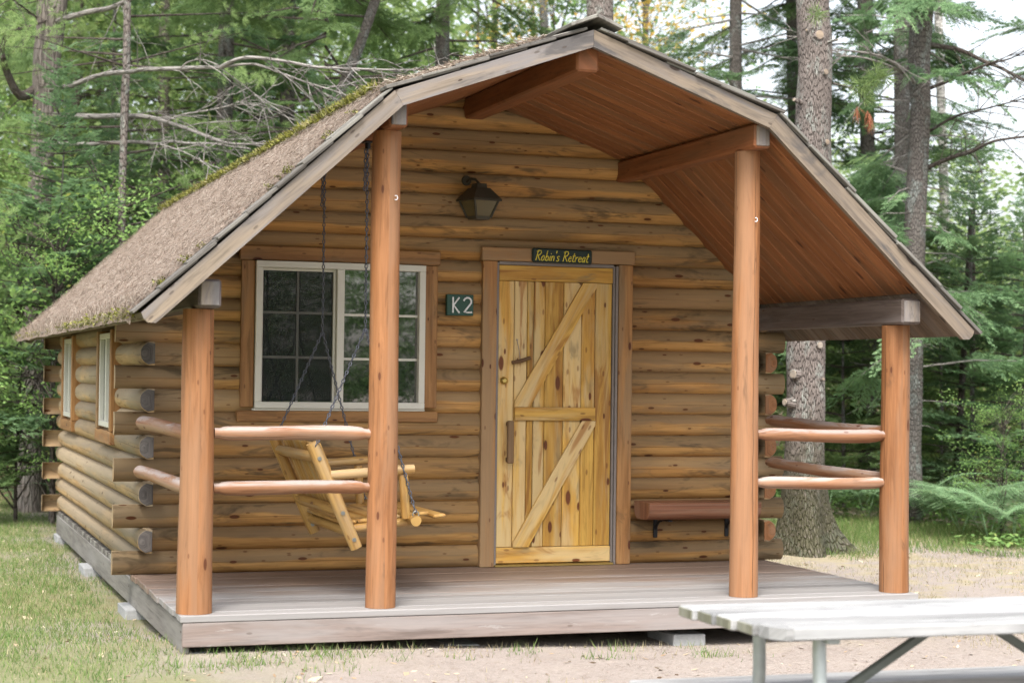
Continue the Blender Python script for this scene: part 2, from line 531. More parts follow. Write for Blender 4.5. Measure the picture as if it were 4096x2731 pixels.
def bark(name, light, dark, lichen=(.36, .42, .38), lam=.6, sx=7., sy=26., rough=.9, moss=0., crack=1.):
    k = NT(name)
    uv = k.n("UVMap").outputs[0]
    wv = k.n("VectorMath", operation='ADD')
    nd = k.n("TexNoise"); k.link(k.scale(uv, 6, 14), nd.inputs["Vector"]); nd.inputs["Scale"].default_value = 1
    sc = k.n("VectorMath", operation='SCALE'); k.link(nd.outputs["Color"], sc.inputs[0]); sc.inputs["Scale"].default_value = .9
    k.link(k.scale(uv, sx, sy), wv.inputs[0]); k.link(sc.outputs[0], wv.inputs[1])
    vor = k.n("TexVoronoi", feature='DISTANCE_TO_EDGE', voronoi_dimensions='2D')
    k.link(wv.outputs[0], vor.inputs["Vector"]); vor.inputs["Scale"].default_value = 1
    crackm = k.ramp(vor.outputs["Distance"], .02, .17)
    fine = k.noise(k.scale(uv, 25, 60), 1, 4, .65)
    blot = k.noise(uv, 3.5, 4, .65, .5)
    col = k.mix(fine, dark, light)
    col = k.mix(k.math('MULTIPLY', k.math('MULTIPLY', k.ramp(blot, .5, .62), k.ramp(fine, .35, .6)), lam), col, lichen)
    col = k.mix(k.math('MULTIPLY', k.math('SUBTRACT', 1., crackm), crack), col, [c * .35 for c in dark])
    if moss:
        pos = k.n("TexCoord").outputs["Object"]
        sp = k.n("SeparateXYZ"); k.link(pos, sp.inputs[0])
        mm = k.ramp(k.math('ADD', sp.outputs[2], k.math('MULTIPLY', k.noise(uv, 6, 4, .7), -1.4)), .45, -.55)
        col = k.mix(k.math('MULTIPLY', k.math('MULTIPLY', mm, k.ramp(fine, .28, .5)), moss), col, (.045, .048, .016))
    h = k.math('ADD', k.math('MULTIPLY', crackm, 1.), k.math('MULTIPLY', fine, .35))
    k.principled(col, rough, h, .9, .02, 0, .15)
    return k.m
M['pinebark'] = bark('pine_bark', (.30, .26, .235), (.17, .14, .125), (.36, .40, .36), .7, 13, 34, moss=.8, crack=.85)
M['darkbark'] = bark('dark_fir_bark', (.20, .18, .165), (.11, .097, .087), (.27, .31, .29), .7, 17, 36, crack=.55)
M['palebark'] = bark('pale_dead_bark', (.27, .235, .21), (.15, .13, .115), (.3, .3, .27), .4, 3, 22, crack=.5)
M['birchbark'] = bark('birch_bark', (.68, .66, .62), (.4, .38, .36), (.1, .09, .08), .5, 20, 4, crack=.5)
M['deadtwig'] = bark('dead_branch_bark', (.40, .375, .35), (.22, .2, .185), (.12, .11, .1), .35, 4, 30, crack=.4)
M['darktwig'] = bark('dark_twig_bark', (.14, .115, .1), (.07, .058, .05), (.2, .22, .2), .3, 8, 30, crack=.3)


def ground_mat():
    k = NT('ground_soil')
    pos = k.n("TexCoord").outputs["Object"]
    n1 = k.noise(pos, .55, 5, .6, .3); n2 = k.noise(pos, 3.2, 5, .65); n3 = k.noise(pos, 28, 4, .7); n4 = k.noise(pos, 110, 3, .7)
    dirt = k.mix(n2, (.25, .215, .19), (.345, .303, .272))
    dirt = k.mix(k.math('MULTIPLY', k.ramp(n3, .5, .75), .6), dirt, (.20, .145, .12))
    dirt = k.mix(k.math('MULTIPLY', k.ramp(n4, .56, .7), .6), dirt, (.5, .43, .39))
    straw = k.mix(n3, (.25, .215, .125), (.38, .33, .21))
    thatch = k.mix(n3, (.10, .13, .045), (.24, .235, .11))
    sp = k.n("SeparateXYZ"); k.link(pos, sp.inputs[0])
    # grassy to the cabin's left side, bare in front and to the right
    gm = k.math('ADD', k.math('MULTIPLY', sp.outputs[0], -.5), k.math('MULTIPLY', n1, 2.4))
    gm = k.ramp(gm, 1.9, 2.7)
    sm = k.ramp(k.math('ADD', n2, k.math('MULTIPLY', k.math('SUBTRACT', n1, .5), 1.2)), .42, .62)
    yb = k.ramp(sp.outputs[1], -3.2, .5)
    col = k.mix(k.math('MULTIPLY', k.math('MULTIPLY', sm, yb), .75), dirt, straw)
    col = k.mix(k.math('MULTIPLY', gm, .8), col, thatch)
    # forest floor
    fy = k.math('ADD', sp.outputs[1], k.math('MULTIPLY', n1, 3.))
    fm = k.ramp(fy, 10.5, 12.5)
    col = k.mix(fm, col, k.mix(n3, (.12, .085, .06), (.23, .17, .12)))
    h = k.math('ADD', k.math('MULTIPLY', n3, .7), k.math('MULTIPLY', n4, .4))
    k.principled(col, .95, h, .7, .02, 0, .1)
    return k.m
M['ground'] = ground_mat()

def mat_litter():
    k = NT('needle_mat')
    pos = k.n("TexCoord").outputs["Object"]
    n2 = k.noise(pos, 4, 5, .65); n3 = k.noise(k.scale(pos, 60, 25, 40), 1, 4, .7)
    col = k.mix(n2, (.25, .20, .165), (.33, .27, .225))
    col = k.mix(k.ramp(n3, .45, .7), col, (.17, .11, .08))
    k.principled(col, .95, n3, .5, .01, 0, .1)
    return k.m
M['needlemat'] = mat_litter()

# ------------------------------------------------------------------ ground
def build_ground():
    xs = np.concatenate([[-160, -80, -40, -20], np.arange(-12, 14.01, .35), [20, 40, 80, 150]])
    ys = np.concatenate([[-150, -80, -40, -20], np.arange(-12, 24.01, .35), [32, 50, 90, 150]])
    vs = [(x, y, gz(x, y)) for y in ys for x in xs]
    n = len(xs)
    fs = [(j * n + i, j * n + i + 1, (j + 1) * n + i + 1, (j + 1) * n + i) for j in range(len(ys) - 1) for i in range(n - 1)]
    me = bpy.data.meshes.new("ground"); me.from_pydata(vs, [], fs); me.materials.append(M['ground'])
    me.polygons.foreach_set("use_smooth", [True] * len(fs))
    o = put("ground", me); o["kind"] = "structure"
build_ground()

# ================================================================== CABIN
C = 0.146
XW = 2.2                      # outer face of the side walls
YB = 5.5                      # outer face of the rear wall
RA, RK, RE = V((0, 3.208)), V((1.14, 2.80)), V((2.465, 1.58))   # gambrel outline (x, z), top of the bargeboards
YF, YR = -2.16, 6.29
cabin = thing("log_cabin", (0, 2.7, -.19), "rustic one-room log cabin with gambrel roof and open railed porch", "cabin")


def roof_in(off):
    """outline moved inwards by off (perpendicular)"""
    d1 = (RK - RA).normalized(); n1 = V((d1.y, -d1.x)) * -1
    n1 = V((-abs(d1.y), -abs(d1.x)))
    d2 = (RE - RK).normalized(); n2 = V((-abs(d2.y), -abs(d2.x)))
    a = V((0, RA.y - off / abs(d1.x)))
    # intersection of the two offset lines
    p1 = RK + n1 * off; p2 = RK + n2 * off
    det = d1.x * -d2.y + d1.y * d2.x
    t = ((p2.x - p1.x) * -d2.y + (p2.y - p1.y) * d2.x) / det
    kx = p1 + d1 * t
    return a, kx, RE + n2 * off


CA, CK, CE = roof_in(.056)


def roof_x(z, off_pts=None):
    A, K, E = off_pts or (CA, CK, CE)
    if z >= A.y: return 0
    if z >= K.y: return K.x * (A.y - z) / (A.y - K.y)
    return K.x + (E.x - K.x) * (K.y - z) / (K.y - E.y)


def dprofile(bulge=.038, n=11):
    """D-log section: (depth outwards, height 0..C)"""
    pr = []
    for i in range(n + 1):
        t = i / n
        s = 2 * t - 1
        pr.append((bulge * (1 - abs(s) ** 2.9), t * C))
    return pr


class LogMB(MB):
    def __init__(s):
        super().__init__(); s.face = []

    def dlog(s, a, b, out, z0, bulge=.038, back=.04, xlim=None, tint=None):
        """log from point a to b (x,y) at height z0; out = outward unit vector; back face behind the base line"""
        pr = dprofile(bulge)
        a, b = V((a[0], a[1], z0)), V((b[0], b[1], z0))
        L = (b - a).length
        out = V((out[0], out[1], 0))
        d = (b - a).normalized()
        tint = random.random() if tint is None else tint
        ou, ov = random.uniform(0, 60), random.uniform(0, 60)
        ring = [(-back, 0)] + pr + [(-back, C)]
        n = len(ring); pts = []; uvs = []; fcs = []
        for end in (0, 1):
            for (dd, h) in ring:
                p = (a if end == 0 else b) + out * dd + V((0, 0, h))
                if xlim:
                    lim = xlim(z0 + h)
                    p.x = max(-lim, min(lim, p.x))
                pts.append(p)
        arc = [0]
        for i in range(1, n):
            arc.append(arc[-1] + math.hypot(ring[i][0] - ring[i - 1][0], ring[i][1] - ring[i - 1][1]))
        faces = []
        flip = d.cross(V((0, 0, 1))).dot(out) < 0
        for i in range(n - 1):
            q = (i, n + i, n + i + 1, i + 1)
            faces.append(q[::-1] if flip else q)
        q = list(range(n)); faces.append(q if flip else q[::-1])
        q = list(range(n, 2 * n)); faces.append(q[::-1] if flip else q)
        def uvf(i, f):
            e = i // n; j = i % n
            if len(f) > 4: return (ou + ring[j][0], ov + ring[j][1])
            p = pts[i]
            return (ou + (p - a).dot(d), ov + arc[j])
        b0 = len(s.v)
        s.poly(pts, faces, uvf, tint, False)
        for k in range(n - 1):
            pass
        # smooth long faces
        for k in range(len(faces)):
            s.smooth[len(s.smooth) - len(faces) + k] = (0 < k < n - 2)
        s.face.extend([max(0, min(1, ring[i % n][1] / C)) for i in range(2 * n)])

    def mesh(s, name, mat):
        me = super().mesh(name, mat)
        a_ = me.attributes.new("face", 'FLOAT', 'POINT')
        a_.data.foreach_set("value", s.face + [0.5] * (len(s.v) - len(s.face)))
        return me


def sub_intervals(lo, hi, cuts):
    segs = [(lo, hi)]
    for c0, c1 in cuts:
        ns = []
        for a, b in segs:
            if c1 <= a or c0 >= b: ns.append((a, b)); continue
            if c0 > a: ns.append((a, c0))
            if c1 < b: ns.append((c1, b))
        segs = ns
    return [s for s in segs if s[1] - s[0] > .02]


# openings in the front wall (x0,x1,z0,z1)
WIN = (-1.46, -.335, 1.045, 2.0)
DOOR = (.13, 1.08, -.05, 2.06)
XL = 2.335
front = LogMB()
ncourse = int(3.15 / C) + 1
for k in range(ncourse):
    z0 = k * C
    odd = (k % 2 == 0)
    lo = -XL if odd and k < 12 else -2.13
    lim = lambda z: roof_x(z) + .004
    zmid = z0 + C / 2
    hi = -lo
    if z0 > 1.6:
        hi = min(2.13, roof_x(z0) + .01); lo = -hi
    if hi < .05: continue
    cuts = []
    for o in (WIN, DOOR):
        if o[2] < z0 + C * .8 and o[3] > z0 + C * .2: cuts.append((o[0], o[1]))
    for a, b in sub_intervals(lo, hi, cuts):
        front.dlog((a, .038), (b, .038), (0, -1), z0 + .0005, xlim=lim if z0 > 1.45 else None)
front.build("wall", M['log'], cabin, "log gable wall with door and wide window under the porch")

# side walls
SWIN = [(1.28, 2.03), (4.05, 4.83)]       # window y spans
for sg in (-1, 1):
    w = LogMB(); endl = []
    for k in range(12):
        z0 = k * C + .002
        even = (k % 2 == 1)
        y0, y1 = (-.14, YB + .14) if even else (.06, YB - .06)
        if k == 11: y0, y1 = (-.06, YB + .06)
        cuts = []
        if sg < 0 and z0 + C * .8 > .87 and z0 < 1.54:
            cuts = [(a - .02, b + .02) for a, b in SWIN]
        for a, b in sub_intervals(y0, y1, cuts):
            w.dlog((sg * (XW - .05), a), (sg * (XW - .05), b), (sg, 0), z0, bulge=.05, back=.04)
        if even and k < 11:
            # grooved collar and grey sawn end
            pr = dprofile(.05)
            for yy, dy in ((-.14, -.006), (YB + .14, .006)):
                ends = MB(); endl.append(ends)
                pts = [V((sg * (XW - .05 - .04), yy + dy, z0 + .012))] + [V((sg * (XW - .05 + d * .95), yy + dy, z0 + .004 + h * .95)) for d, h in pr] + [V((sg * (XW - .05 - .04), yy + dy, z0 + C - .012))]
                cen = sum(pts, V()) / len(pts)
                n = len(pts)
                pts2 = [cen + (p - cen) * .97 for p in pts]
                for p in pts: p.y -= dy * .95
                fl = (sg > 0) ^ (dy > 0)
                ou = random.uniform(0, 30)
                fan = pts2 + [cen + V((0, dy * .6, 0))]
                fcs = [(i, (i + 1) % n, n) if not fl else (n, (i + 1) % n, i) for i in range(n)]
                ends.poly(fan, fcs, lambda i, f: (ou + (.03 * i if i < n else .03 * min(f)), ou + (3.2 * (fan[i] - cen).length if i < n else 0)), random.random())
                fs2 = [(i, (i + 1) % n, n + (i + 1) % n, n + i) for i in range(n)]
                ends.poly(pts + pts2, fs2, lambda i, f: (ou, i * .01), .5)
    so = w.build("wall", M['sidelog'] if sg < 0 else M['log'], cabin, "greyed log side wall with two narrow windows" if sg < 0 else None)
    for e_ in endl: e_.build("log_end", M['logend'] if sg < 0 else M['post'], so)
# rear wall
rear = LogMB()
for k in range(ncourse):
    z0 = k * C
    odd = (k % 2 == 0)
    lo = -XL if odd and k < 12 else -2.12
    hi = -lo
    if z0 > 1.6:
        hi = min(2.12, roof_x(z0) + .01); lo = -hi
    if hi < .05: continue
    rear.dlog((lo, YB - .045), (hi, YB - .045), (0, 1), z0 + .001, xlim=(lambda z: roof_x(z) + .004) if z0 > 1.45 else None)
rear.build("wall", M['log'], cabin)

# ---- roof: deck slab, shakes, ceiling, boards
def slab(mb, offs, y0, y1, thick_pts):
    pass

def roof_slab(name, o_top, o_bot, y0, y1, mat, parent, extend=0.):
    At, Kt, Et = roof_in(o_top); Ab, Kb, Eb = roof_in(o_bot)
    mb = MB()
    prof_t = [V((-Et.x, Et.y)), V((-Kt.x, Kt.y)), At, Kt, Et]
    prof_b = [V((-Eb.x, Eb.y)), V((-Kb.x, Kb.y)), Ab, Kb, Eb]
    ring = prof_t + prof_b[::-1]
    n = len(ring)
    pts = [(p.x, y0, p.y) for p in ring] + [(p.x, y1, p.y) for p in ring]
    faces = [(i, (i + 1) % n, n + (i + 1) % n, n + i) for i in range(n)]
    for i in range(4):
        faces.append((i, i + 1, n - 2 - i, n - 1 - i))
        faces.append((n + i + 1, n + i, n + n - 1 - i, n + n - 2 - i))
    mb.poly(pts, faces, lambda i, f: (pts[i][1], pts[i][0] + pts[i][2]), .5)
    return mb.build(name, mat, parent)


roof = roof_slab("roof", .0, .034, YF + .03, YR - .02, M['eaveboard'], cabin)
roof["label"] = "gambrel shake roof covered with fallen needles and moss"
# ceiling boards, running down the slope
segs = []
for sg in (-1, 1):
    segs += [(sg, V((0.0, CA.y + .01)), V((CK.x, CK.y + .01))), (sg, V((CK.x, CK.y + .01)), V((CE.x - .005, CE.y + .012)))]
ceil = MB(); eaves = {-1: MB(), 1: MB()}
def slope_board(mb, sg, p, q, y0, y1, t0, thick, ch=.004, tint=None):
    a = V((sg * p.x, (y0 + y1) / 2, p.y)); b = V((sg * q.x, (y0 + y1) / 2, q.y))
    x = (b - a).normalized(); y = V((0, 1, 0)); z = x.cross(y)
    if z.z < 0: z = -z; 
    yy = z.cross(x)
    R = Matrix((x, yy, z)).transposed()
    mb.box((a + b) / 2 + z * t0, ((b - a).length, y1 - y0, thick), R, ch, 0, tint)
y = YF + .035
tail = CK.lerp(CE, .79); tail.y += .012
segs2 = []
for sg, p, q in segs:
    if p.x > .5: segs2 += [(sg, p, V((tail.x, tail.y))), ]
    else: segs2.append((sg, p, q))
while y < .06:
    w_ = .135
    for sg in (-1, 1):
        slope_board(eaves[sg], sg, V((tail.x + .001, tail.y)), V((CE.x - .005, CE.y + .012)), y, min(y + w_ - .001, .06), 0.0, .02, .005)
    for sg, p, q in segs2:
        slope_board(ceil, sg, p, q, y, min(y + w_ - .0025, .06), 0.0, .02, .006)
    y += w_
cz_o = ceil.build("ceiling", M['ceiling'], cabin, "reddish-brown boards lining the porch roof")
y = .062
while y < YR - .05:     # eave boards showing outside the side walls
    for sg in (-1, 1):
        t = .78
        p = CK.lerp(CE, t); q = CE
        slope_board(eaves[sg], sg, V((p.x, p.y + .01)), V((q.x - .005, q.y + .012)), y, y + .133, 0, .02, .004)
    y += .135
for e_ in eaves.values(): e_.build("eave_board", M['eaveboard'], roof)

# shakes
sh = MB()
for sg in (-1, 1):
    for (p, q, rows, ph) in ((RK, RE, 9, 0), (RA, RK, 6, 1)):
        L = (q - p).length; d = (q - p) / L
        nrm = V((abs(d.y), abs(d.x)))
        for r in range(rows + (1 if ph == 0 else 0)):
            t1 = L - r * .2 + (.045 if ph == 0 else .03)   # lower end
            y = YF - .03 + random.uniform(-.02, .02)
            while y < YR:
                w_ = random.uniform(.1, .19)
                ln = random.uniform(.36, .44)
                tt = t1 + random.uniform(-.012, .012)
                ln = min(ln, tt - (.0 if ph == 0 else .03))
                if ln < .08:
                    y += w_; continue
                c2 = p + d * (tt - ln / 2)
                lift = .02 + random.uniform(0, .004)
                ang = math.atan2(d.y, d.x) + .035
                x = V((sg * math.cos(ang), 0, math.sin(ang)))
                z = V((-x.z * sg * sg if sg > 0 else x.z * -1, 0, abs(x.x)))
                z = V((sg * abs(x.z), 0, abs(x.x)))
                yv = z.cross(x)
                R = Matrix((x, yv, z)).transposed()
                pos = V((sg * (c2.x + nrm.x * lift), y + w_ / 2, c2.y + nrm.y * lift))
                if y < YF + .3 or (y > YR - .4) or r == 0 or sg > 0 or ph == 1:
                    sh.box(pos, (ln, w_ - .004, random.uniform(.014, .022)), R, .003, 0)
                y += w_
sh.build("shingle", M['shake'], roof)
# ridge cap
rc = MB()
y = YF - .05
while y < YR:
    for sg in (-1, 1):
        ang = math.atan2(RK.y - RA.y, RK.x)
        x = V((sg * math.cos(ang), 0, math.sin(ang))); z = V((sg * abs(x.z), 0, abs(x.x))); yv = z.cross(x)
        R = Matrix((x, yv, z)).transposed()
        rc.box(V((sg * .075, y + .2, RA.y + .038 + random.uniform(0, .01))), (.17, .44, .02), R @ Matrix.Rotation(.03, 3, 'Y'), .003, 1)
    y += .26
rc.build("ridge_cap", M['shake'], roof)

# bargeboards
def barge(p, q, sg, y, name="bargeboard", wdt=.09, mitre=(0, 0)):
    mb = MB()
    L = (q - p).length; d = (q - p) / L
    n_ = V((-abs(d.y), -abs(d.x)))
    mid = (p + q) / 2 + n_ * wdt / 2
    # polygon with mitred ends
    A = p + d * mitre[0][0]; B = q + d * mitre[1][0]
    A2 = p + n_ * wdt + d * mitre[0][1]; B2 = q + n_ * wdt + d * mitre[1][1]
    c = [A, B, B2, A2]
    if mitre[1][1] > -.0001 and len(mitre) > 2:   # rounded tail
        c = [A, B, B + d * .012 + n_ * .03, B2 + d * .01 - n_ * .03, B2 - d * .02, A2]
    n = len(c)
    pts = [(sg * v.x, y - .018, v.y) for v in c] + [(sg * v.x, y + .018, v.y) for v in c]
    fl = sg < 0
    f0 = list(range(n)); f1 = [n + i for i in range(n)][::-1]
    faces = [f0, f1] + [((i + 1) % n, i, n + i, n + (i + 1) % n) for i in range(n)]
    if not fl: faces = [f[::-1] for f in faces]
    ou, ov = random.uniform(0, 40), random.uniform(0, 40)
    loc = c + c
    def uvf(i, f):
        r = loc[i] - p
        return (r.dot(d) + ou, r.dot(n_) + ov + (0 if i < n else .03))
    mb.poly(pts, faces, uvf, random.random())
    return mb.build(name, M['barge'], roof)
d1 = (RK - RA).normalized(); d2 = (RE - RK).normalized()
_, Kin, _ = roof_in(.09)
n1_ = V((-abs(d1.y), -abs(d1.x))); n2_ = V((-abs(d2.y), -abs(d2.x)))
m1 = (Kin - (RK + n1_ * .09)).dot(d1); m2 = (Kin - (RK + n2_ * .09)).dot(d2)
Ain, _, _ = roof_in(.09)
m0 = (V((0, Ain.y)) - (RA + n1_ * .09)).dot(d1)
for sg in (-1, 1):
    for yb in (YF, YR):
        barge(RA, RK, sg, yb, mitre=((.001, m0 + .001), (-.0005, m1 - .0005)))
        barge(RK, RE, sg, yb, mitre=((.0005, m2 + .0005), (0, 0), 1))

# purlins
def purlin(x, ztop, w_, h, mat, y0=-2.09, y1=.12, ch=.012):
    mb = MB(); mb.box(((x), (y0 + y1) / 2, ztop - h / 2), (w_, y1 - y0, h), None, ch, 1)
    return mb.build("purlin", mat, cabin)
purlin(0, 3.128, .135, .14, M['purlin'])
for sg in (-1, 1):
    purlin(sg * 1.093, 2.757, .105, .14, M['purlin'])
purlin(2.09, 1.765, .13, .15, M['greybeam'])
purlin(-2.10, 1.765, .12, .15, M['greybeam'])
# ends of the purlins, weathered grey
for x, zt, w_, h in ((1.093, 2.757, .105, .14), (-1.093, 2.757, .105, .14), (2.09, 1.765, .13, .15), (-2.1, 1.765, .12, .15)):
    mb = MB(); mb.box((x, -2.092, zt - h / 2), (w_ - .022, .012, h - .022), None, .004, 2, .9)
    pl = [o for o in cabin.children if o.name.startswith("purlin") and abs((sum((V(v.co) for v in o.data.vertices), V()) / len(o.data.vertices)).x - x) < .02][0]
    mb.build("beam_end", M['barge'], pl)

# ---- porch deck
dk = MB()
y = -1.99
while y < .05:
    w_ = .14
    y1 = min(y + w_ - .005, .05)
    e = random.uniform(-.012, .012)
    x0, x1 = -2.21 + random.uniform(-.008, .008), 2.21 + random.uniform(-.008, .008)
    if y < -1.9: x0, x1 = -2.213, 2.213
    dk.box(((x0 + x1) / 2, (y + y1) / 2, -.018 + random.uniform(-.0015, .0015)), (x1 - x0, y1 - y, .036), None, .004, 0)
    y += w_
deck = dk.build("porch_deck", M['deck'], cabin, "weathered grey plank porch floor")
fs = MB()
fs.box((0, -1.968, -.103), (4.40, .038, .128), None, .004, 0)
fs.build("deck_fascia", M['fascia'], cabin)
sl = MB()
for sg in (-1, 1):
    sl.box((sg * 2.178, (-1.946 + YB) / 2 , -.124), (.04, YB + 1.946, .165), None, .004, 1)
sl.box((0, YB - .03, -.124), (4.30, .04, .165), None, .004, 0)
sl.box((0, .1, -.124), (4.30, .04, .165), None, .004, 0)
sl.build("sill_beam", M['sill'], cabin)
# row of joist ends peeping between the side logs and the sill
st = MB()
y = .2
while y < YB - .1:
    st.box((-2.165, y, -.022), (.05, random.uniform(.03, .06), .036), None, .002, 2); y += .085
st.build("shim_strip", M['shake'], cabin)
fl = MB(); fl.box((0, 2.7, -.06), (4.25, 5.4, .03), None, .002, 0); fl.build("floor", M['eaveboard'], cabin)

# ---- posts
posts = []
for x, y_, rb, rt, top in ((-2.122, -1.87, .096, .082, 1.612), (-1.10, -1.87, .083, .079, 2.616), (1.103, -1.87, .085, .074, 2.616), (2.112, -1.87, .090, .084, 1.612)):
    mb = MB()
    n = 26
    pts = [(x + 0.002 * math.sin(i * .3 + x), y_, top * i / n) for i in range(n + 1)]
    rs = [rb + (rt - rb) * i / n for i in range(n + 1)]
    mb.tube(pts, rs, 28, wob=.025, seed=x * 5)
    p = mb.build("porch_post", M['post'], cabin)
    posts.append(p)
def hook(px, pz, post):
    mb = MB()
    pts = []
    for i in range(14):
        a = -2.4 + i / 13 * 4.6
        pts.append((px + .009 * math.cos(a), -1.87 - .088 - .003, pz + .011 * math.sin(a) * 1.1))
    mb.tube(pts, .0026, 6, cap=True)
    mb.build("hook", M['hook'], post)
hook(-1.068, 2.245, posts[1]); hook(1.118, 2.21, posts[2])

# ---- rails
def rail(a, b, r, necks=(1, 1)):
    a, b = V(a), V(b); n = 18
    pts, rs = [], []
    L = (b - a).length
    for i in range(n + 1):
        t = i / n
        pts.append(a.lerp(b, t) + V((0, 0, .004 * math.sin(t * 5 + a.x))))
        e = min(t * L if necks[0] else 9, (1 - t) * L if necks[1] else 9)
        rs.append(r * (.66 if e < .03 else (.9 if e < .06 else 1)))
    mb = MB(); mb.tube(pts, rs, 20, wob=.06, seed=a.x * 3 + a.z)
    return mb.build("porch_rail", M['rail'], cabin)
# fine spacing at the necks
def rail(a, b, r):
    a, b = V(a), V(b); L = (b - a).length
    st = [0, .02, .03, .045, .07, .11] + [L * i / 12 for i in range(2, 11)] + [L - .11, L - .07, L - .045, L - .03, L - .02, L]
    st = sorted(s_ for s_ in st)
    pts, rs = [], []
    for s_ in st:
        t = s_ / L
        pts.append(a.lerp(b, t) + V((0, 0, .005 * math.sin(t * 5 + a.x))))
        e = min(s_, L - s_)
        rs.append(r * (.72 if e < .044 else .88 if e < .05 else .97 if e < .09 else 1 + .04 * math.sin(t * 7 + a.z * 9)))
    mb = MB(); mb.tube(pts, rs, 20, wob=.06, seed=a.x * 3 + a.z)
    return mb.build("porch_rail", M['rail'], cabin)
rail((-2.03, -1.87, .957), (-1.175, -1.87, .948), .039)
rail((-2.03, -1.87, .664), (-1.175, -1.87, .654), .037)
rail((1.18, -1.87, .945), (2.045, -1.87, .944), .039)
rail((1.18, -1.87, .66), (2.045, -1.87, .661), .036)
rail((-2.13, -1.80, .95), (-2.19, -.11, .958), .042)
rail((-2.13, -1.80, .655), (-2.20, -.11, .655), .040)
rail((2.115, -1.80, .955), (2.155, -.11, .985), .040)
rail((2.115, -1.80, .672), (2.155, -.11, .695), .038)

# ---- front window
def window_trim(mb, x0, x1, z0, z1):
    pass
wn = MB()
fx0, fx1, fz0, fz1 = -1.462, -.332, 1.05, 1.997
FW = .042
yf = -.012
def fbox(mb, xa, xb, za, zb, ya, yb, ch=.003, grain=0, tint=None):
    mb.box(((xa + xb) / 2, (ya + yb) / 2, (za + zb) / 2), (xb - xa, yb - ya, zb - za), None, ch, grain, tint)
fbox(wn, fx0, fx1, fz1 - FW, fz1, yf - .03, .06)
fbox(wn, fx0, fx1, fz0, fz0 + FW, yf - .03, .06)
fbox(wn, fx0, fx0 + FW, fz0 + FW, fz1 - FW, yf - .028, .06)
fbox(wn, fx1 - FW, fx1, fz0 + FW, fz1 - FW, yf - .028, .06)
fbox(wn, -.929, -.880, fz0 + FW, fz1 - FW, yf - .024, .06)       # meeting stile
# outer nailing lip at the bottom and left
fbox(wn, fx0 - .012, fx1 + .006, fz0 - .014, fz0 - .001, yf - .016, .05)
window = wn.build("window", M['vinyl'], cabin, "wide two-light window with cream frame and white grids")
sash = MB()
fbox(sash, fx0 + FW, fx0 + FW + .012, fz0 + FW, fz1 - FW, .0, .03); fbox(sash, -.948, -.93, fz0 + FW, fz1 - FW, -.006, .03)
fbox(sash, fx0 + FW, -.948, fz1 - FW - .018, fz1 - FW, .0, .03)
sash.build("sash", M['vinyl'], window)
pn = MB(); fbox(pn, fx0 + FW, -.93, fz0 + FW, fz1 - FW, .030, .036, .0005); pn.build("pane", M['glass'], window)
pn = MB(); fbox(pn, -.880, fx1 - FW, fz0 + FW, fz1 - FW, .012, .018, .0005); pn.build("pane", M['glass'], window)
gz_h = fz1 - fz0 - 2 * FW
gd = MB()
for (xa, xb, yy, dz) in ((fx0 + FW + .012, -.948, .018, 0), (-.880, fx1 - FW, .006, -.006)):
    for i in (1, 2):
        zz = fz0 + FW + gz_h * i / 3 + dz
        fbox(gd, xa, xb, zz - .008, zz + .008, yy - .003, yy + .003, .001)
    xm = (xa + xb) / 2
    zs = [fz0 + FW] + [fz0 + FW + gz_h * i / 3 + dz for i in (1, 2)] + [fz1 - FW]
    for i in range(3):
        fbox(gd, xm - .008, xm + .008, zs[i] + (.008 if i else 0), zs[i + 1] - (.008 if i < 2 else 0), yy - .0027, yy + .0027, .001)
gd.build("window_grid", M['vinyl'], window)
sc_ = MB(); fbox(sc_, fx0 + FW + .012, -.948, fz0 + FW + .006, fz1 - FW - .018, .0065, .0075, .0002); sc_.build("insect_screen", M['screen'], window, "dark insect screen over the left light")
tr = MB()
fbox(tr, -1.553, fx0 - .003, 1.058, 1.998, -.018, .05, .004, 2)
fbox(tr, fx1 + .003, -.243, 1.058, 1.998, -.018, .05, .004, 2)
fbox(tr, -1.565, -.228, 2.001, 2.092, -.024, .05, .005, 0)
fbox(tr, -1.572, -.236, .964, 1.034, -.026, .05, .005, 0)
tr.build("window_trim", M['trim'], window)

# ---- side windows
for a, b in SWIN:
    z0, z1 = .878, 1.545
    x0 = -2.215
    mb = MB()
    def sbox(mb, ya, yb, za, zb, xa, xb, ch=.003, g=2): mb.box(((xa + xb) / 2, (ya + yb) / 2, (za + zb) / 2), (abs(xb - xa), yb - ya, zb - za), None, ch, g)
    t = .04
    sbox(mb, a, b, z0, z0 + t, x0, -2.10); sbox(mb, a, b, z1 - t, z1, x0, -2.10)
    sbox(mb, a, a + t, z0 + t, z1 - t, x0 + .001, -2.10); sbox(mb, b - t, b, z0 + t, z1 - t, x0 + .001, -2.10)
    m_ = (a + b) / 2
    sbox(mb, m_ - .02, m_ + .02, z0 + t, z1 - t, x0 + .003, -2.10)
    so = mb.build("window", M['vinyl'], cabin, "narrow-looking side window with cream frame, nearer the porch" if a < 2 else "side window with cream frame near the rear corner")
    p_ = MB(); sbox(p_, a + t, m_ - .02, z0 + t, z1 - t, x0 + .03, x0 + .034, .0005); p_.build("pane", M['sideglass'], so)
    p_ = MB(); sbox(p_, m_ + .02, b - t, z0 + t, z1 - t, x0 + .03, x0 + .034, .0005); p_.build("pane", M['sideglass'], so)
    tm = MB()
    sbox(tm, a - .10, a - .003, z0 - .02, z1 + .02, -2.228, -2.12, .004); sbox(tm, b + .003, b + .085, z0 - .02, z1 + .02, -2.228, -2.12, .004)
    tm.box((-2.175, (a + b) / 2, z0 - .068), (.11, b - a + .2, .09), None, .005, 1)
    tm.build("window_trim", M['trim'], so)

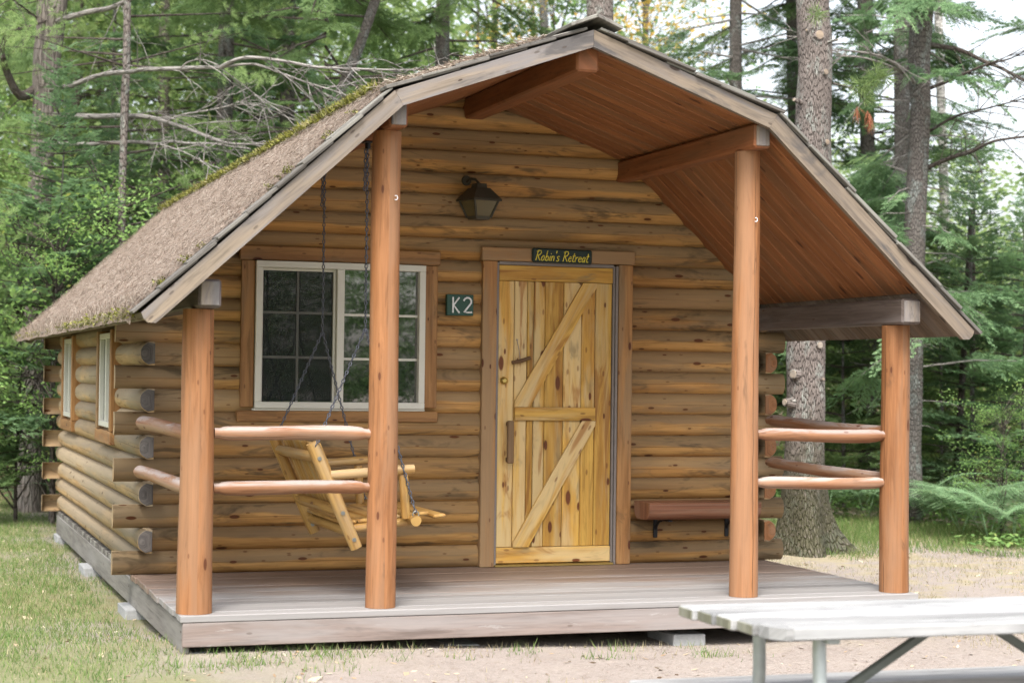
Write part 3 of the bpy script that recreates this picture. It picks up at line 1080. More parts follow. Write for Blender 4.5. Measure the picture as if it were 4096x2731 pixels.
# ---- door
DZ0, DZ1 = .022, 2.02
dr = MB()
xs = [.186, .30, .392, .440, .520, .655, .785, .885, 1.008]
for i in range(len(xs) - 1):
    z_b, z_t = (.128, 1.915)
    fbox(dr, xs[i] + .0018, xs[i + 1] - .0018, z_b, z_t, -.004 + random.uniform(-.002, .002), .04, .004, 2)
fbox(dr, .186, 1.008, DZ0, .126, -.012, .04, .004, 0)
fbox(dr, .186, 1.008, 1.917, DZ1, -.012, .04, .004, 0)
door = dr.build("door", M['door'], cabin, "yellow pine plank door with diagonal braces")
br = MB()
fbox(br, .302, .884, .978, 1.068, -.030, -.009, .004, 0)
def brace(z0, z1):
    c = [(.302, z0), (.412, z0), (.884, z1), (.884, z1 - .0), (.780, z1)]
    c = [(.302, z0), (.41, z0), (.884, z1 - .03), (.884, z1), (.785, z1), (.302, z0 + .035)]
    n = len(c)
    pts = [(x, -.028, z) for x, z in c] + [(x, -.009, z) for x, z in c]
    faces = [list(range(n)), [n + i for i in range(n)][::-1]] + [((i + 1) % n, i, n + i, n + (i + 1) % n) for i in range(n)]
    d = V((.48, z1 - z0)).normalized(); nn = V((-d.y, d.x)); ou = random.uniform(0, 30)
    br.poly(pts, faces, lambda i, f: (ou + V((pts[i][0], pts[i][2])).dot(d), V((pts[i][0], pts[i][2])).dot(nn) + (.02 if i >= n else 0)), random.random())
brace(1.069, 1.914); brace(.129, .976)
br.build("door_brace", M['door'], door)
hd = MB()
hd.box((.262, -.062, .835), (.042, .034, .285), None, .006, 2); hd.box((.262, -.03, .955), (.03, .04, .03), None, .003, 2); hd.box((.262, -.03, .715), (.03, .04, .03), None, .003, 2)
hd.build("pull_handle", M['stick'], door)
pg = MB(); pg.tube([(.275, -.035, 1.365), (.34, -.04, 1.378), (.405, -.037, 1.40)], [.012, .013, .012], 10, wob=.2); pg.build("peg", M['stick'], door)
cd = MB(); cd.tube([(.318, -.012, 1.52), (.327, -.03, 1.45), (.335, -.032, 1.385)], .003, 5); cd.tube([(.318, -.004, 1.52), (.318, -.016, 1.52)], .006, 8); cd.build("latch_cord", M['string'], door)
lk = MB(); lk.tube([(.228, -.004, 1.245), (.228, -.022, 1.245), (.228, -.03, 1.245)], [.026, .024, .012], 20); lk.build("deadbolt", M['brass'], door)
cs = MB()
fbox(cs, .066, .166, -.0, 2.044, -.034, .05, .004, 2)
fbox(cs, 1.047, 1.149, -.0, 2.044, -.034, .05, .004, 2)
fbox(cs, .056, 1.162, 2.047, 2.136, -.038, .05, .005, 0)
casing = cs.build("door_frame", M['trim'], cabin)
jb = MB()
fbox(jb, .168, .184, 0, 2.036, -.02, .05, .002, 2); fbox(jb, 1.010, 1.024, 0, 2.036, -.014, .05, .003, 2); fbox(jb, 1.027, 1.045, 0, 2.036, -.024, .05, .003, 2)
fbox(jb, .184, 1.010, 2.022, 2.044, -.02, .05, .002, 0)
jb.build("door_jamb", M['rubber'], casing)
th = MB(); fbox(th, .17, 1.02, .001, .016, -.05, .05, .004); th.build("threshold", M['brass'], cabin)
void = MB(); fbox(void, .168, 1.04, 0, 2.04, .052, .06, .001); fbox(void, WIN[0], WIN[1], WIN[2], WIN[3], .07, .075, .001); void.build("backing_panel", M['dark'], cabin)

# ---- needle litter on the left slope
def slope_pt(t, y, h=0.):
    """t: 0 knee .. 1 eave on the left lower slope"""
    p = RK.lerp(RE, t); d = (RE - RK).normalized(); nn = V((abs(d.y), abs(d.x)))
    p = p + nn * h
    return V((-p.x, y, p.y))
def litter():
    nt, ny = 44, 190
    vs, fs_ = [], []
    for j in range(ny + 1):
        for i in range(nt + 1):
            t = -.015 + i / nt * 1.055
            y = YF + .10 + (YR - YF - .12) * j / ny
            edge = .05 * mnoise.noise(V((t * 9, 3, 0))) if j == 0 else 0
            h = .046 + .010 * mnoise.noise(V((t * 4, y * 2., 0))) + .004 * mnoise.noise(V((t * 22, y * 12, 2)))
            if i == nt: h -= .035
            if j == 0: h -= .03
            vs.append(slope_pt(t, y + edge, h))
    n = nt + 1
    fs_ = [(j * n + i, j * n + i + 1, (j + 1) * n + i + 1, (j + 1) * n + i) for j in range(ny) for i in range(nt)]
    me = bpy.data.meshes.new("needle_mat"); me.from_pydata(vs, [], fs_); me.materials.append(M['needlemat'])
    me.polygons.foreach_set("use_smooth", [True] * len(fs_))
    o = put("needle_litter", me, roof)
    # loose needles
    N = 95000
    d = (RE - RK).normalized(); nn = V((-abs(d.y), 0, abs(d.x))); dn = V((-d.x, 0, d.y)); yv = V((0, 1, 0))
    t = RNG.uniform(-.02, 1.045, N); y = YF + .08 + RNG.uniform(0, 1, N) ** 1.25 * (YR - YF - .1)
    base = np.array([[-(RK.x), 0, RK.y]]) + t[:, None] * np.array([[-(RE.x - RK.x), 0, RE.y - RK.y]])
    base[:, 1] = y
    base += np.array(nn)[None] * RNG.uniform(.035, .07, N)[:, None]
    a = RNG.uniform(0, 6.283, N); ln = RNG.uniform(.013, .034, N)
    dirv = np.cos(a)[:, None] * np.array(dn) + np.sin(a)[:, None] * np.array(yv) + RNG.uniform(-.25, .35, N)[:, None] * np.array(nn)
    hang = (t > .97)
    dirv[hang] = np.array([-.3, 0, -1.]) + RNG.normal(0, .35, (hang.sum(), 3))
    side = np.cross(dirv, np.array(nn) + RNG.normal(0, .3, (N, 3))); side /= np.linalg.norm(side, axis=1)[:, None]
    p0 = base - dirv * ln[:, None]; p1 = base + dirv * ln[:, None]
    q = np.stack([p0 - side * .0017, p0 + side * .0017, p1 + side * .001], 1)
    me = np_mesh("loose_needle", q, 3, RNG.uniform(0, 1, N), M['needle'])
    o2 = put("loose_needle", me, o); o2["kind"] = "stuff"
litter()
def moss():
    P, T = [], []
    def tuft(c, nn, r, n, tall=.03):
        for _ in range(n):
            o = V((random.gauss(0, r), random.gauss(0, r * 1.6), random.gauss(0, r * .5)))
            dirv = (nn + V((random.gauss(0, .6), random.gauss(0, .6), random.gauss(0, .6)))).normalized() * random.uniform(.4, 1) * tall
            sd = dirv.cross(V((random.gauss(0, 1), random.gauss(0, 1), random.gauss(0, 1)))).normalized() * random.uniform(.004, .009)
            p = c + o
            P.append([p - sd, p + sd, p + dirv]); T.append(random.random())
    up = V((-.5, 0, .85))
    y = YF + .25
    while y < YR:
        s = .55 + .45 * mnoise.noise(V((y * 1.7, 0, 9)))
        tuft(slope_pt(-.005 + .012 * mnoise.noise(V((y * 3, 0, 0))), y, .055), up, .02, int(16 + 34 * max(0, s)), .045)
        y += .022
    for _ in range(60):   # eave
        y = random.uniform(YF + .1, YR) if random.random() < .3 else random.uniform(YF + .1, 1.2)
        tuft(slope_pt(1.02, y, .03), V((-.6, 0, .1)), .024, 40, .03)
    for _ in range(14):
        tuft(slope_pt(random.uniform(.1, .95), YF + .12, .045), up, .014, 22, .02)
    me = np_mesh("moss", np.array(P, dtype=np.float32).reshape(-1, 3, 3), 3, np.array(T), M['moss'])
    o = put("moss", me, roof); o["kind"] = "stuff"
    # long dry needles caught on the moss at the break of the roof
    N = 5000
    y = RNG.uniform(YF + .15, YR, N)
    b = np.stack([-(RK.x) + RNG.normal(0, .03, N), y, RK.y + .055 + RNG.normal(0, .02, N)], 1)
    dv = RNG.normal(0, 1, (N, 3)) * np.array([.6, 1, .45]) * .03
    sd = np.cross(dv, RNG.normal(0, 1, (N, 3))); sd /= np.linalg.norm(sd, axis=1)[:, None]
    q = np.stack([b - dv - sd * .002, b - dv + sd * .002, b + dv], 1)
    o2 = put("loose_needle", np_mesh("loose_needle", q, 3, RNG.uniform(0, 1, N), M['needle']), o); o2["kind"] = "stuff"
moss()
# scraps of litter along the upper left slope
def litter_top():
    N = 6000
    t = RNG.uniform(0.25, 1.0, N); y = YF + RNG.uniform(0, 1, N) ** 1.6 * 4
    b = np.stack([-RK.x * t, y, RA.y + (RK.y - RA.y) * t + .04 + RNG.uniform(0, .02, N)], 1)
    dv = RNG.normal(0, 1, (N, 3)) * np.array([1, 1, .35]) * .028
    sd = np.cross(dv, RNG.normal(0, 1, (N, 3))); sd /= np.linalg.norm(sd, axis=1)[:, None]
    q = np.stack([b - dv - sd * .003, b - dv + sd * .003, b + dv], 1)
    o2 = put("loose_needle", np_mesh("loose_needle", q, 3, RNG.uniform(0, 1, N), M['needle']), roof); o2["kind"] = "stuff"
litter_top()

# ================================================================== THINGS ON THE PORCH
# lantern
lt = thing("wall_lantern", (0, 0, 2.45), "black metal wall lantern with amber glass above the window and door", "lantern")
ly = -.125
def frustum(mb, cx, cy, z0, z1, r0, r1, n=4, rot=math.pi / 4, cap=True):
    a = [(cx + r0 * math.cos(rot + 2 * math.pi * i / n), cy + r0 * math.sin(rot + 2 * math.pi * i / n), z0) for i in range(n)]
    b = [(cx + r1 * math.cos(rot + 2 * math.pi * i / n), cy + r1 * math.sin(rot + 2 * math.pi * i / n), z1) for i in range(n)]
    f = [(i, (i + 1) % n, n + (i + 1) % n, n + i) for i in range(n)]
    if cap: f += [tuple(range(n))[::-1], tuple(range(n, 2 * n))]
    mb.poly(a + b, f, lambda i, f: (i * .1, i * .07), .5)
mb = MB(); frustum(mb, 0, ly, 2.440, 2.515, .155, .075, 4, 1.05); frustum(mb, 0, ly, 2.428, 2.440, .157, .155, 4, 1.05); frustum(mb, 0, ly, 2.515, 2.545, .055, .05, 4, 1.05)
mb.build("lamp_hood", M['lantern'], lt)
mb = MB(); frustum(mb, 0, ly, 2.325, 2.428, .078, .128, 4, 1.05); mb.build("lamp_glass", M['lampglass'], lt)
mb = MB()
for i in range(4):
    a = 1.05 + i * math.pi / 2
    mb.tube([(.080 * math.cos(a), ly + .080 * math.sin(a), 2.32), (.131 * math.cos(a), ly + .131 * math.sin(a), 2.43)], .008, 6)
frustum(mb, 0, ly, 2.306, 2.325, .07, .086, 4, 1.05)
mb.build("lamp_cage", M['lantern'], lt)
mb = MB()
mb.tube([(-.05, -.0, 2.575), (-.05, -.015, 2.575)], [.035, .03], 20)
mb.tube([(-.05, -.02, 2.565), (-.045, -.06, 2.582), (-.02, -.10, 2.575), (0, ly, 2.545)], .009, 8)
mb.build("bracket_arm", M['lantern'], lt)

def text_mesh(name, body, size, mat, shear=0., extrude=.002, offset=0., spacing=1.):
    cu = bpy.data.curves.new(name, 'FONT'); cu.body = body; cu.size = size; cu.shear = shear
    cu.extrude = extrude; cu.offset = offset; cu.align_x = 'CENTER'; cu.align_y = 'CENTER'; cu.space_character = spacing
    tmp = bpy.data.objects.new(name, cu); COL.objects.link(tmp)
    dg = bpy.context.evaluated_depsgraph_get()
    me = bpy.data.meshes.new_from_object(tmp.evaluated_get(dg))
    bpy.data.objects.remove(tmp); bpy.data.curves.remove(cu)
    me.name = name; me.materials.clear(); me.materials.append(mat)
    return me

# K2 sign
s2 = thing("cabin_number_sign", (-.097, -.02, 1.742), "square dark green board reading K2 between window and door", "sign")
mb = MB(); mb.box((-.097, -.032, 1.742), (.184, .036, .14), None, .003, 0); mb.build("board", M['signgreen'], s2)
mb = MB()
def stroke(mb, pts, r, y): mb.tube([(x, y, z) for x, z in pts], [r] * len(pts), 8, tint=.5)
sy = -.0515
kx, kz = -.148, 1.742
stroke(mb, [(kx, kz + .052), (kx + .0, kz - .052)], .0062, sy)
stroke(mb, [(kx + .043, kz + .05), (kx + .004, kz - .002), (kx + .045, kz - .052)], .0062, sy)
tx = -.05
pts = [(tx - .024, kz + .028)] + [(tx + .003 + .026 * math.cos(a), kz + .024 + .026 * math.sin(a)) for a in [math.radians(q) for q in (160, 130, 100, 70, 40, 10, -20, -45)]] + [(tx - .022, kz - .048), (tx + .004, kz - .048), (tx + .034, kz - .046)]
stroke(mb, pts, .0062, sy)
mb.build("lettering", M['white'], s2)
# name sign
s1 = thing("name_sign", (.618, -.045, 2.09), "small dark board with yellow hand lettering over the door", "sign")
mb = MB(); mb.box((.618, -.052, 2.089), (.432, .022, .098), Matrix.Rotation(math.radians(.6), 3, 'Y'), .010, 0); mb.build("board", M['signdark'], s1)

# single-stroke hand lettering: polylines on a 0..1 high grid
GLY = {
 'R': (.62, [[(.08, 0), (.16, 1)], [(.02, .86), (.2, 1), (.45, .98), (.55, .8), (.42, .58), (.14, .5)], [(.22, .5), (.38, .22), (.56, 0)]]),
 'o': (.46, [[(.2, .5), (.06, .3), (.06, .1), (.18, 0), (.32, .08), (.38, .3), (.3, .48), (.2, .5)]]),
 'b': (.46, [[(.14, 1), (.06, .02)], [(.07, .12), (.2, 0), (.35, .1), (.37, .35), (.25, .48), (.1, .36)]]),
 'i': (.2, [[(.1, .48), (.06, 0)], [(.13, .68), (.14, .74)]]),
 'n': (.46, [[(.08, .5), (.04, 0)], [(.07, .32), (.2, .48), (.33, .45), (.34, .25), (.33, 0)]]),
 "'": (.16, [[(.08, 1), (.04, .78)]]),
 's': (.38, [[(.32, .45), (.2, .5), (.08, .4), (.14, .28), (.28, .2), (.28, .06), (.14, 0), (.03, .06)]]),
 ' ': (.34, []),
 'e': (.42, [[(.07, .26), (.34, .32), (.3, .48), (.17, .5), (.06, .32), (.07, .1), (.2, 0), (.36, .1)]]),
 't': (.36, [[(.18, .85), (.1, .12), (.18, 0), (.3, .05)], [(.02, .56), (.32, .6)]]),
 'r': (.36, [[(.07, .5), (.04, 0)], [(.06, .3), (.16, .46), (.32, .48)]]),
 'a': (.46, [[(.34, .46), (.2, .5), (.06, .32), (.06, .08), (.18, 0), (.32, .2), (.36, .48)], [(.35, .4), (.34, .06), (.42, .0)]]),
}
mb = MB()
cx = 0; H_ = .068; strokes = []
for ch_ in "Robin's Retreat":
    w_, ss = GLY[ch_]
    for st_ in ss: strokes.append([(cx + x + .22 * z, z) for x, z in st_])
    cx += w_
sc_x = .385 / cx
for st_ in strokes:
    stroke(mb, [(.618 - .1975 + x * sc_x, 2.089 - .034 + z * H_ - (x / cx) * .004) for x, z in st_], .0036, -.0645)
mb.build("lettering", M['yellow'], s1)

# wall bench (half log on brackets)
wb = thing("wall_bench", (1.55, -.02, .40), "red-stained half-log bench fixed to the wall right of the door", "bench")
mb = MB()
n = 14
def half_log(mb, x0, x1, yc, zt, w_, h):
    prof = [(-w_ / 2, 0), (w_ / 2, 0)] + [(w_ / 2 * math.copysign(abs(math.cos(a)) ** .42, math.cos(a)), -h * math.sin(a) ** .62) for a in [math.pi * i / n for i in range(1, n)]]
    pts = [(x0 + .0, yc + a, zt + b) for a, b in prof] + [(x1, yc + a, zt + b) for a, b in prof]
    m = len(prof)
    f = [(i, (i + 1) % m, m + (i + 1) % m, m + i) for i in range(m)] + [tuple(range(m))[::-1], tuple(range(m, 2 * m))]
    mb.poly(pts, f, lambda i, f: (pts[i][0] if len(f) == 4 else pts[i][2], (i % m) * .03 if len(f) == 4 else pts[i][1]), .5)
half_log(mb, 1.165, 1.995, -.19, .435, .27, .118)
mb.build("seat", M['redbench'], wb)
for bx in (1.345, 1.885):
    mb = MB(); mb.box((bx, -.008, .25), (.03, .014, .15), None, .003, 2); mb.box((bx, -.14, .309), (.03, .25, .012), None, .003, 1)
    mb.tube([(bx, -.016, .235), (bx, -.035, .265), (bx, -.07, .290), (bx, -.11, .302)], .009, 8); mb.build("bracket", M['ironblack'], wb)

# ---- porch swing
YN, YFAR = -1.45, -.38
sw = thing("porch_swing", (-1.09, -.915, .4), "honey-coloured log porch swing hanging on chains from the porch beam", "swing")
def log_part(name, a, b, r, parent=sw, mat='swing', n=14, wob=.06):
    a, b = V(a), V(b)
    mb = MB(); k_ = 8
    mb.tube([a.lerp(b, i / k_) for i in range(k_ + 1)], [r * (.93 if i in (0, k_) else 1) for i in range(k_ + 1)], n, wob=wob, seed=a.x * 7 + a.y)
    return mb.build(name, M[mat], parent)
for yy in (YN, YFAR):
    bp = log_part("back_post", (-1.405, yy, .885), (-1.135, yy, .285), .038)
    log_part("armrest", (-1.30, yy + (.0 if yy == YN else 0), .70), (-.80, yy, .735), .028)
    log_part("arm_post", (-.862, yy, .70), (-.845, yy, .45), .027)
    log_part("seat_rail", (-1.17, yy + (.06 if yy == YN else -.06), .385), (-.80, yy + (.06 if yy == YN else -.06), .43), .026)
    for (bx, bz) in ((-1.366, .797), (-1.226, .488), (-1.158, .336)):
        mb = MB(); y0 = yy - .034
        mb.tube([(bx, y0, bz), (bx, y0 - .008, bz)], .012, 12); mb.build("bolt", M['zinc'], bp)
log_part("back_rail", (-1.37, YN, .80), (-1.37, YFAR, .80), .032)
log_part("back_rail", (-1.235, YN, .495), (-1.235, YFAR, .495), .032)
log_part("front_rail", (-.80, YN - .06, .44), (-.80, YFAR + .06, .44), .034)
log_part("seat_rail", (-1.165, YN, .372), (-1.165, YFAR, .372), .028)
mb = MB()
for i in range(11):      # upright back slats
    y = YN + .08 + i * (YFAR - YN - .16) / 10
    mb.beam((-1.352, y, .88), (-1.19, y, .50), .082, .018, up=V((1, 0, .45)))
mb.build("backrest", M['swing'], sw)
mb = MB()
for i in range(7):
    t = i / 6
    x = -1.16 + t * .52; z = .425 + t * .055 - (.02 * (t > .9))
    mb.box((x, (YN + YFAR) / 2, z), (.078, YFAR - YN - (.1 if i < 6 else .0), .022), Matrix.Rotation(-.1, 3, 'Y'), .008, 1)
mb.build("seat", M['swing'], sw)
def chain(mb, a, b, link=.036, r=.0039):
    a, b = V(a), V(b); L = (b - a).length; d = (b - a) / L
    ref = V((0, 1, 0)) if abs(d.y) < .8 else V((1, 0, 0))
    x = ref.cross(d).normalized(); y = d.cross(x)
    n = max(1, round(L / (link * .74)))
    st_ = L / n
    for i in range(n):
        c = a + d * (st_ * (i + .5))
        ang = .5 + (math.pi / 2 if i % 2 else 0)
        s_ = x * math.cos(ang) + y * math.sin(ang)
        pts = []
        hl, hw = link * .36, link * .21
        for k_ in range(9):
            q = 2 * math.pi * k_ / 8
            pts.append(c + d * (hl * math.sin(q)) + s_ * (hw * math.cos(q)))
        mb.tube(pts, r, 4, cap=False, tint=.5)
for yy, top in ((YN + .04, 2.60), (YFAR + .06, 2.60)):
    mb = MB()
    j = (-1.09, yy, 1.54)
    chain(mb, (-1.09, yy, top), j)
    fr = (-.80, YN - .05 if yy < -1 else YFAR + .05, .482)
    bk = (-1.39, YN - .03 if yy < -1 else YFAR + .03, .86)
    chain(mb, j, fr); chain(mb, j, bk)
    # doubled-up slack at the top
    chain(mb, (-1.105, yy - .012, top - .03), (-1.11, yy - .016, top - .27)); 
    co = mb.build("chain", M['chain'], sw)
    mb = MB(); mb.box((-1.09, yy, 2.612), (.05, .09, .008), None, .002, 0); mb.tube([(-1.09, yy, 2.609), (-1.09, yy, 2.575)], .016, 10)
    mb.build("hanger", M['ironblack'], co)
    mb = MB()
    f_ = V(fr)
    mb.tube([f_ + V((.018 * math.cos(a), 0, -.006 + .018 * math.sin(a))) for a in [2 * math.pi * i / 12 for i in range(13)]], .004, 6, cap=False)
    mb.build("eye_bolt", M['zinc'], co)

# ---- concrete blocks
blk_specs = [((-2.085, -1.75), "pale concrete block under the porch deck's near left corner"), ((-2.16, .12), "pale concrete block under the left wall just behind the deck corner"),
             ((-2.16, 2.62), "concrete block halfway along the left side wall"), ((.735, -1.735), "light grey concrete block under the front of the deck, behind the picnic table"),
             ((-.62, -1.66), "half-buried concrete block in the shade under the front of the deck"), ((2.1, -1.8), None), ((-2.12, 5.3), "concrete block by the rear left corner of the cabin"), ((2.1, 5.3), None)]
first = None
for (x, y), lab in blk_specs:
    if lab is None: continue
    if first is None:
        mb = MB(); g = gz(x, y)
        mb.box((0, 0, -.255), (.2, .39, .10), None, .006, 0, jitter=.002)
        first = mb.mesh("concrete_block", M['concrete'])
    o = bpy.data.objects.new("concrete_block", first); COL.objects.link(o)
    o.location = (x, y, -.022 if abs(x + .62) < .01 else 0)
    tag(o, lab, "block", "concrete blocks carrying the cabin")

# ================================================================== PICNIC TABLE
pt = thing("picnic_table", (.2, -5.6, -.34), "weathered grey picnic table on bent galvanised pipe legs", "table")
ang = math.radians(-2.6)
dx = V((math.cos(ang), math.sin(ang), 0)); dyv = V((-dx.y, dx.x, 0))
B0 = V((-.785, -5.96, .42))          # near left corner of the top
TL = 1.95
mb = MB(); R = Matrix((dx, dyv, V((0, 0, 1)))).transposed()
me_ = MB()
bw = .70 / 5
for i in range(5):
    sh_ = (.0, -.004, .012, .03, .002)[i] 
    o0 = B0 + dyv * (i * bw)
    x0 = (.07, -.02, -.042, -.058, -.078)[i]
    cc = o0 + dyv * (bw / 2 - .002) + dx * (x0 + TL / 2) + V((0, 0, -.0215))
    mb.box(cc, (TL, bw - .006, .043), R, .005, 0)
# cut corner of the nearest board
c0 = B0 + V((0, 0, -.0215))
poly = [(.0695, .0), (.0695, bw - .006), (-.028, bw - .006), (-.02, .075), (.035, .004)]
poly = [(.0697, .001), (.0697, bw - .006), (.0, bw - .006), (.004, .06), (.045, .002)]
pts = [c0 + dx * a + dyv * b + V((0, 0, .021)) for a, b in poly] + [c0 + dx * a + dyv * b + V((0, 0, -.021)) for a, b in poly]
n = len(poly)
faces = [tuple(range(n)), tuple(range(n, 2 * n))[::-1]] + [(i, n + i, n + (i + 1) % n, (i + 1) % n) for i in range(n)]
mb.poly(pts, faces, lambda i, f: ((pts[i] - c0).dot(dx), (pts[i] - c0).dot(dyv) + (pts[i] - c0).z), .5)
mb.build("tabletop", M['table'], pt)
mb = MB()
for i in range(1, 5):
    o0 = B0 + dyv * (i * bw + bw / 2 - .002) + V((0, 0, -.0215)) + dx * ((.07, -.02, -.042, -.058, -.078)[i] - .0025)
    mb.box(o0, (.007, bw - .018, .034), R, .002, 2)
mb.build("end_grain", M['tableend'], pt)
for sgn, off in ((1, .35 + .53), (-1, .35 - .53)):
    mb = MB()
    o0 = B0 + dyv * off + V((0, 0, .09 - .42 - .02))
    for kx_ in (0, ):
        mb.box(o0 + dx * (TL / 2 - (.17 if sgn > 0 else .05)), (TL, .235, .04), R, .006, 0)
    mb.build("bench", M['table'], pt)
ZG = -.345
for ex in (.215, TL - .3):
    e = B0 + dx * ex
    for sgn, off, off2 in ((1, .62, .80), (-1, .10, -.10)):
        mb = MB()
        top = e + dyv * off; 
        pts = [V((top.x, top.y, .378)), V((top.x, top.y, .17)), None, None, None]
        q = [(off, .378), (off, .20), (off + sgn * .02, .10), (off + sgn * .08, -.03), (off2 + sgn * .06, -.2), (off2 + sgn * .12, ZG + .03)]
        pp = []
        for o_, z_ in q:
            w = e + dyv * o_; pp.append(V((w.x + (.03 * (.378 - z_)), w.y, z_)))
        # smooth the pipe
        sm_ = []
        for i in range(len(pp) - 1):
            for t in (0, .33, .66):
                a0 = pp[max(i - 1, 0)]; a1 = pp[i]; a2 = pp[i + 1]; a3 = pp[min(i + 2, len(pp) - 1)]
                sm_.append(.5 * ((2 * a1) + (a2 - a0) * t + (2 * a0 - 5 * a1 + 4 * a2 - a3) * t * t + (3 * a1 - a0 - 3 * a2 + a3) * t ** 3))
        sm_.append(pp[-1])
        mb.tube(sm_, .025, 14, tint=.5)
        mb.build("leg", M['galv'], pt)
    # bench support pipe and top rail
    mb = MB()
    a_, b_ = e + dyv * -.28, e + dyv * .98
    mb.tube([(a_.x + .01, a_.y, .028), (b_.x + .01, b_.y, .028)], .018, 10); a_, b_ = e + dyv * .04, e + dyv * .66
    mb.beam((a_.x + .03, a_.y, .365), (b_.x + .03, b_.y, .365), .05, .022)
    mb.build("cross_bar", M['galv'], pt)
    br_ = MB()
    s_ = 1 if ex < 1 else -1
    a_ = e + dyv * .36 + dx * (.03 * s_); b_ = e + dyv * .36 + dx * (.62 * s_)
    br_.beam((a_.x, a_.y, .015), (b_.x, b_.y, .37), .032, .032)
    br_.build("brace", M['brace'], pt)

# ================================================================== FOLIAGE
def diamonds(p0, p1, w, nrm):
    """one leaf-shaped quad from p0 to p1"""
    d = p1 - p0
    s = np.cross(d, nrm); s /= (np.linalg.norm(s, axis=1)[:, None] + 1e-9)
    m = p0 + d * .45
    w = np.asarray(w)
    if w.ndim: w = w[:, None]
    return np.stack([p0, m + s * w, p1, m - s * w], 1)


def fir_spray(L, rng, dens=1., width=.011):
    """flat feathery branch along +x"""
    P0, P1, N, W = [], [], [], []
    s = .12 * L
    droop = rng.uniform(.05, .22)
    def axis(t): return np.array([t, .06 * math.sin(t * 3 / L), -droop * t * t / L + .10 * t])
    while s < L:
        for sd in (-1, 1):
            l = (.42 * (L - s) + .07) * rng.uniform(.6, 1.1)
            if rng.random() < .12: continue
            a = math.radians(rng.uniform(42, 62)) * sd
            d = np.array([math.cos(a), math.sin(a), rng.uniform(-.22, .12)])
            b = axis(s)
            t = .02
            sag = rng.uniform(.05, .35)
            while t < l:
                pt_ = b + d * t + np.array([0, 0, -sag * t * t])
                for s2 in (-1, 1):
                    l2 = (.36 * (l - t) + .035) * rng.uniform(.6, 1.1)
                    a2 = a + math.radians(rng.uniform(38, 58)) * s2
                    d2 = np.array([math.cos(a2), math.sin(a2), rng.uniform(-.3, .15)])
                    P0.append(pt_); P1.append(pt_ + d2 * l2); N.append([rng.normal(0, .35), rng.normal(0, .35), 1]); W.append(width * rng.uniform(.7, 1.2))
                t += .032 / dens
            e = b + d * l + np.array([0, 0, -sag * l * l])
            P0.append(b + d * l * .55 + np.array([0, 0, -sag * (.55 * l) ** 2])); P1.append(e + d * .03); N.append([0, .2, 1]); W.append(width * 1.1)
        s += .05 / dens
    return diamonds(np.array(P0), np.array(P1), np.array(W), np.array(N, dtype=float))


def rot_z(a): c, s = math.cos(a), math.sin(a); return np.array([[c, -s, 0], [s, c, 0], [0, 0, 1]])
def rot_y(a): c, s = math.cos(a), math.sin(a); return np.array([[c, 0, s], [0, 1, 0], [-s, 0, c]])
def rot_x(a): c, s = math.cos(a), math.sin(a); return np.array([[1, 0, 0], [0, c, -s], [0, s, c]])


SPR = [fir_spray(L, np.random.default_rng(50 + i), d) for i, (L, d) in enumerate(((1.0, 1.), (1.3, .9), (.7, 1.), (1.6, .8), (.45, 1.)))]
SPL = [1.0, 1.3, .7, 1.6, .45]


def pine_tuft(rng, n=34, l=.10):
    d = rng.normal(0, 1, (n, 3)); d[:, 0] = np.abs(d[:, 0]) + .25; d /= np.linalg.norm(d, axis=1)[:, None]
    l_ = l * rng.uniform(.7, 1.1, n)
    p0 = np.zeros((n, 3)) + d * .01; p1 = d * l_[:, None] + np.array([0, 0, -.015])
    return diamonds(p0, p1, .0032, rng.normal(0, 1, (n, 3)))


def pine_spray(L, rng):
    out = []
    for i in range(int(L * 20)):
        t = rng.uniform(.25, 1) * L
        side = rng.uniform(-1, 1) * .38 * (L - t + .18)
        p = np.array([t + abs(side) * .3, side, .08 * t - .06 * t * t + rng.uniform(-.06, .08)])
        q = pine_tuft(rng) @ rot_y(-rng.uniform(0, .8)).T @ rot_z(math.copysign(rng.uniform(0, .9), side)).T
        out.append(q + p)
    return np.concatenate(out)
PSPR = [pine_spray(L, np.random.default_rng(80 + i)) for i, L in enumerate((1.2, 1.6, .9))]


def leaf_spray(L, rng, size=.032, n=60, spread=.33):
    out0, out1, nn = [], [], []
    for i in range(n):
        t = rng.uniform(.15, 1) * L
        side = rng.normal(0, spread) * (.3 + .7 * (1 - t / L)) * L
        b = np.array([t, side, .1 * t - .12 * t * t + rng.normal(0, .07) * L])
        a = rng.uniform(0, 6.28)
        d = np.array([math.cos(a), math.sin(a), rng.uniform(-.8, .2)]) * size * rng.uniform(1.2, 2.2)
        out0.append(b); out1.append(b + d); nn.append([rng.normal(0, .5), rng.normal(0, .5), 1])
    p0, p1 = np.array(out0), np.array(out1)
    return diamonds(p0, p1, size * rng.uniform(.4, .62, n), np.array(nn))
LSPR = [leaf_spray(L, np.random.default_rng(90 + i), n=n_) for i, (L, n_) in enumerate(((1.0, 80), (.7, 55), (1.3, 110)))]


def crown_from(specs, sprays):
    """specs: (origin, azimuth, pitch, roll, scale, index)"""
    out = []
    for o, az, pit, rl, sc, ix in specs:
        Rm = rot_z(az) @ rot_y(-pit) @ rot_x(rl)
        out.append((sprays[ix] * sc) @ Rm.T + np.array(o))
    return np.concatenate(out)


def tints(q, rng, lo=0., hi=1.):
    """brighter fresh tips at random, in clumps"""
    c = q.mean(1)
    base = .5 + .5 * np.sin(c[:, 0] * 5.1 + 1.3 * np.sin(c[:, 2] * 4.)) * np.sin(c[:, 1] * 4.3 + c[:, 2] * 3.1)
    return np.clip(lo + (hi - lo) * (.45 * base + .55 * rng.random(len(q))), 0, 1)


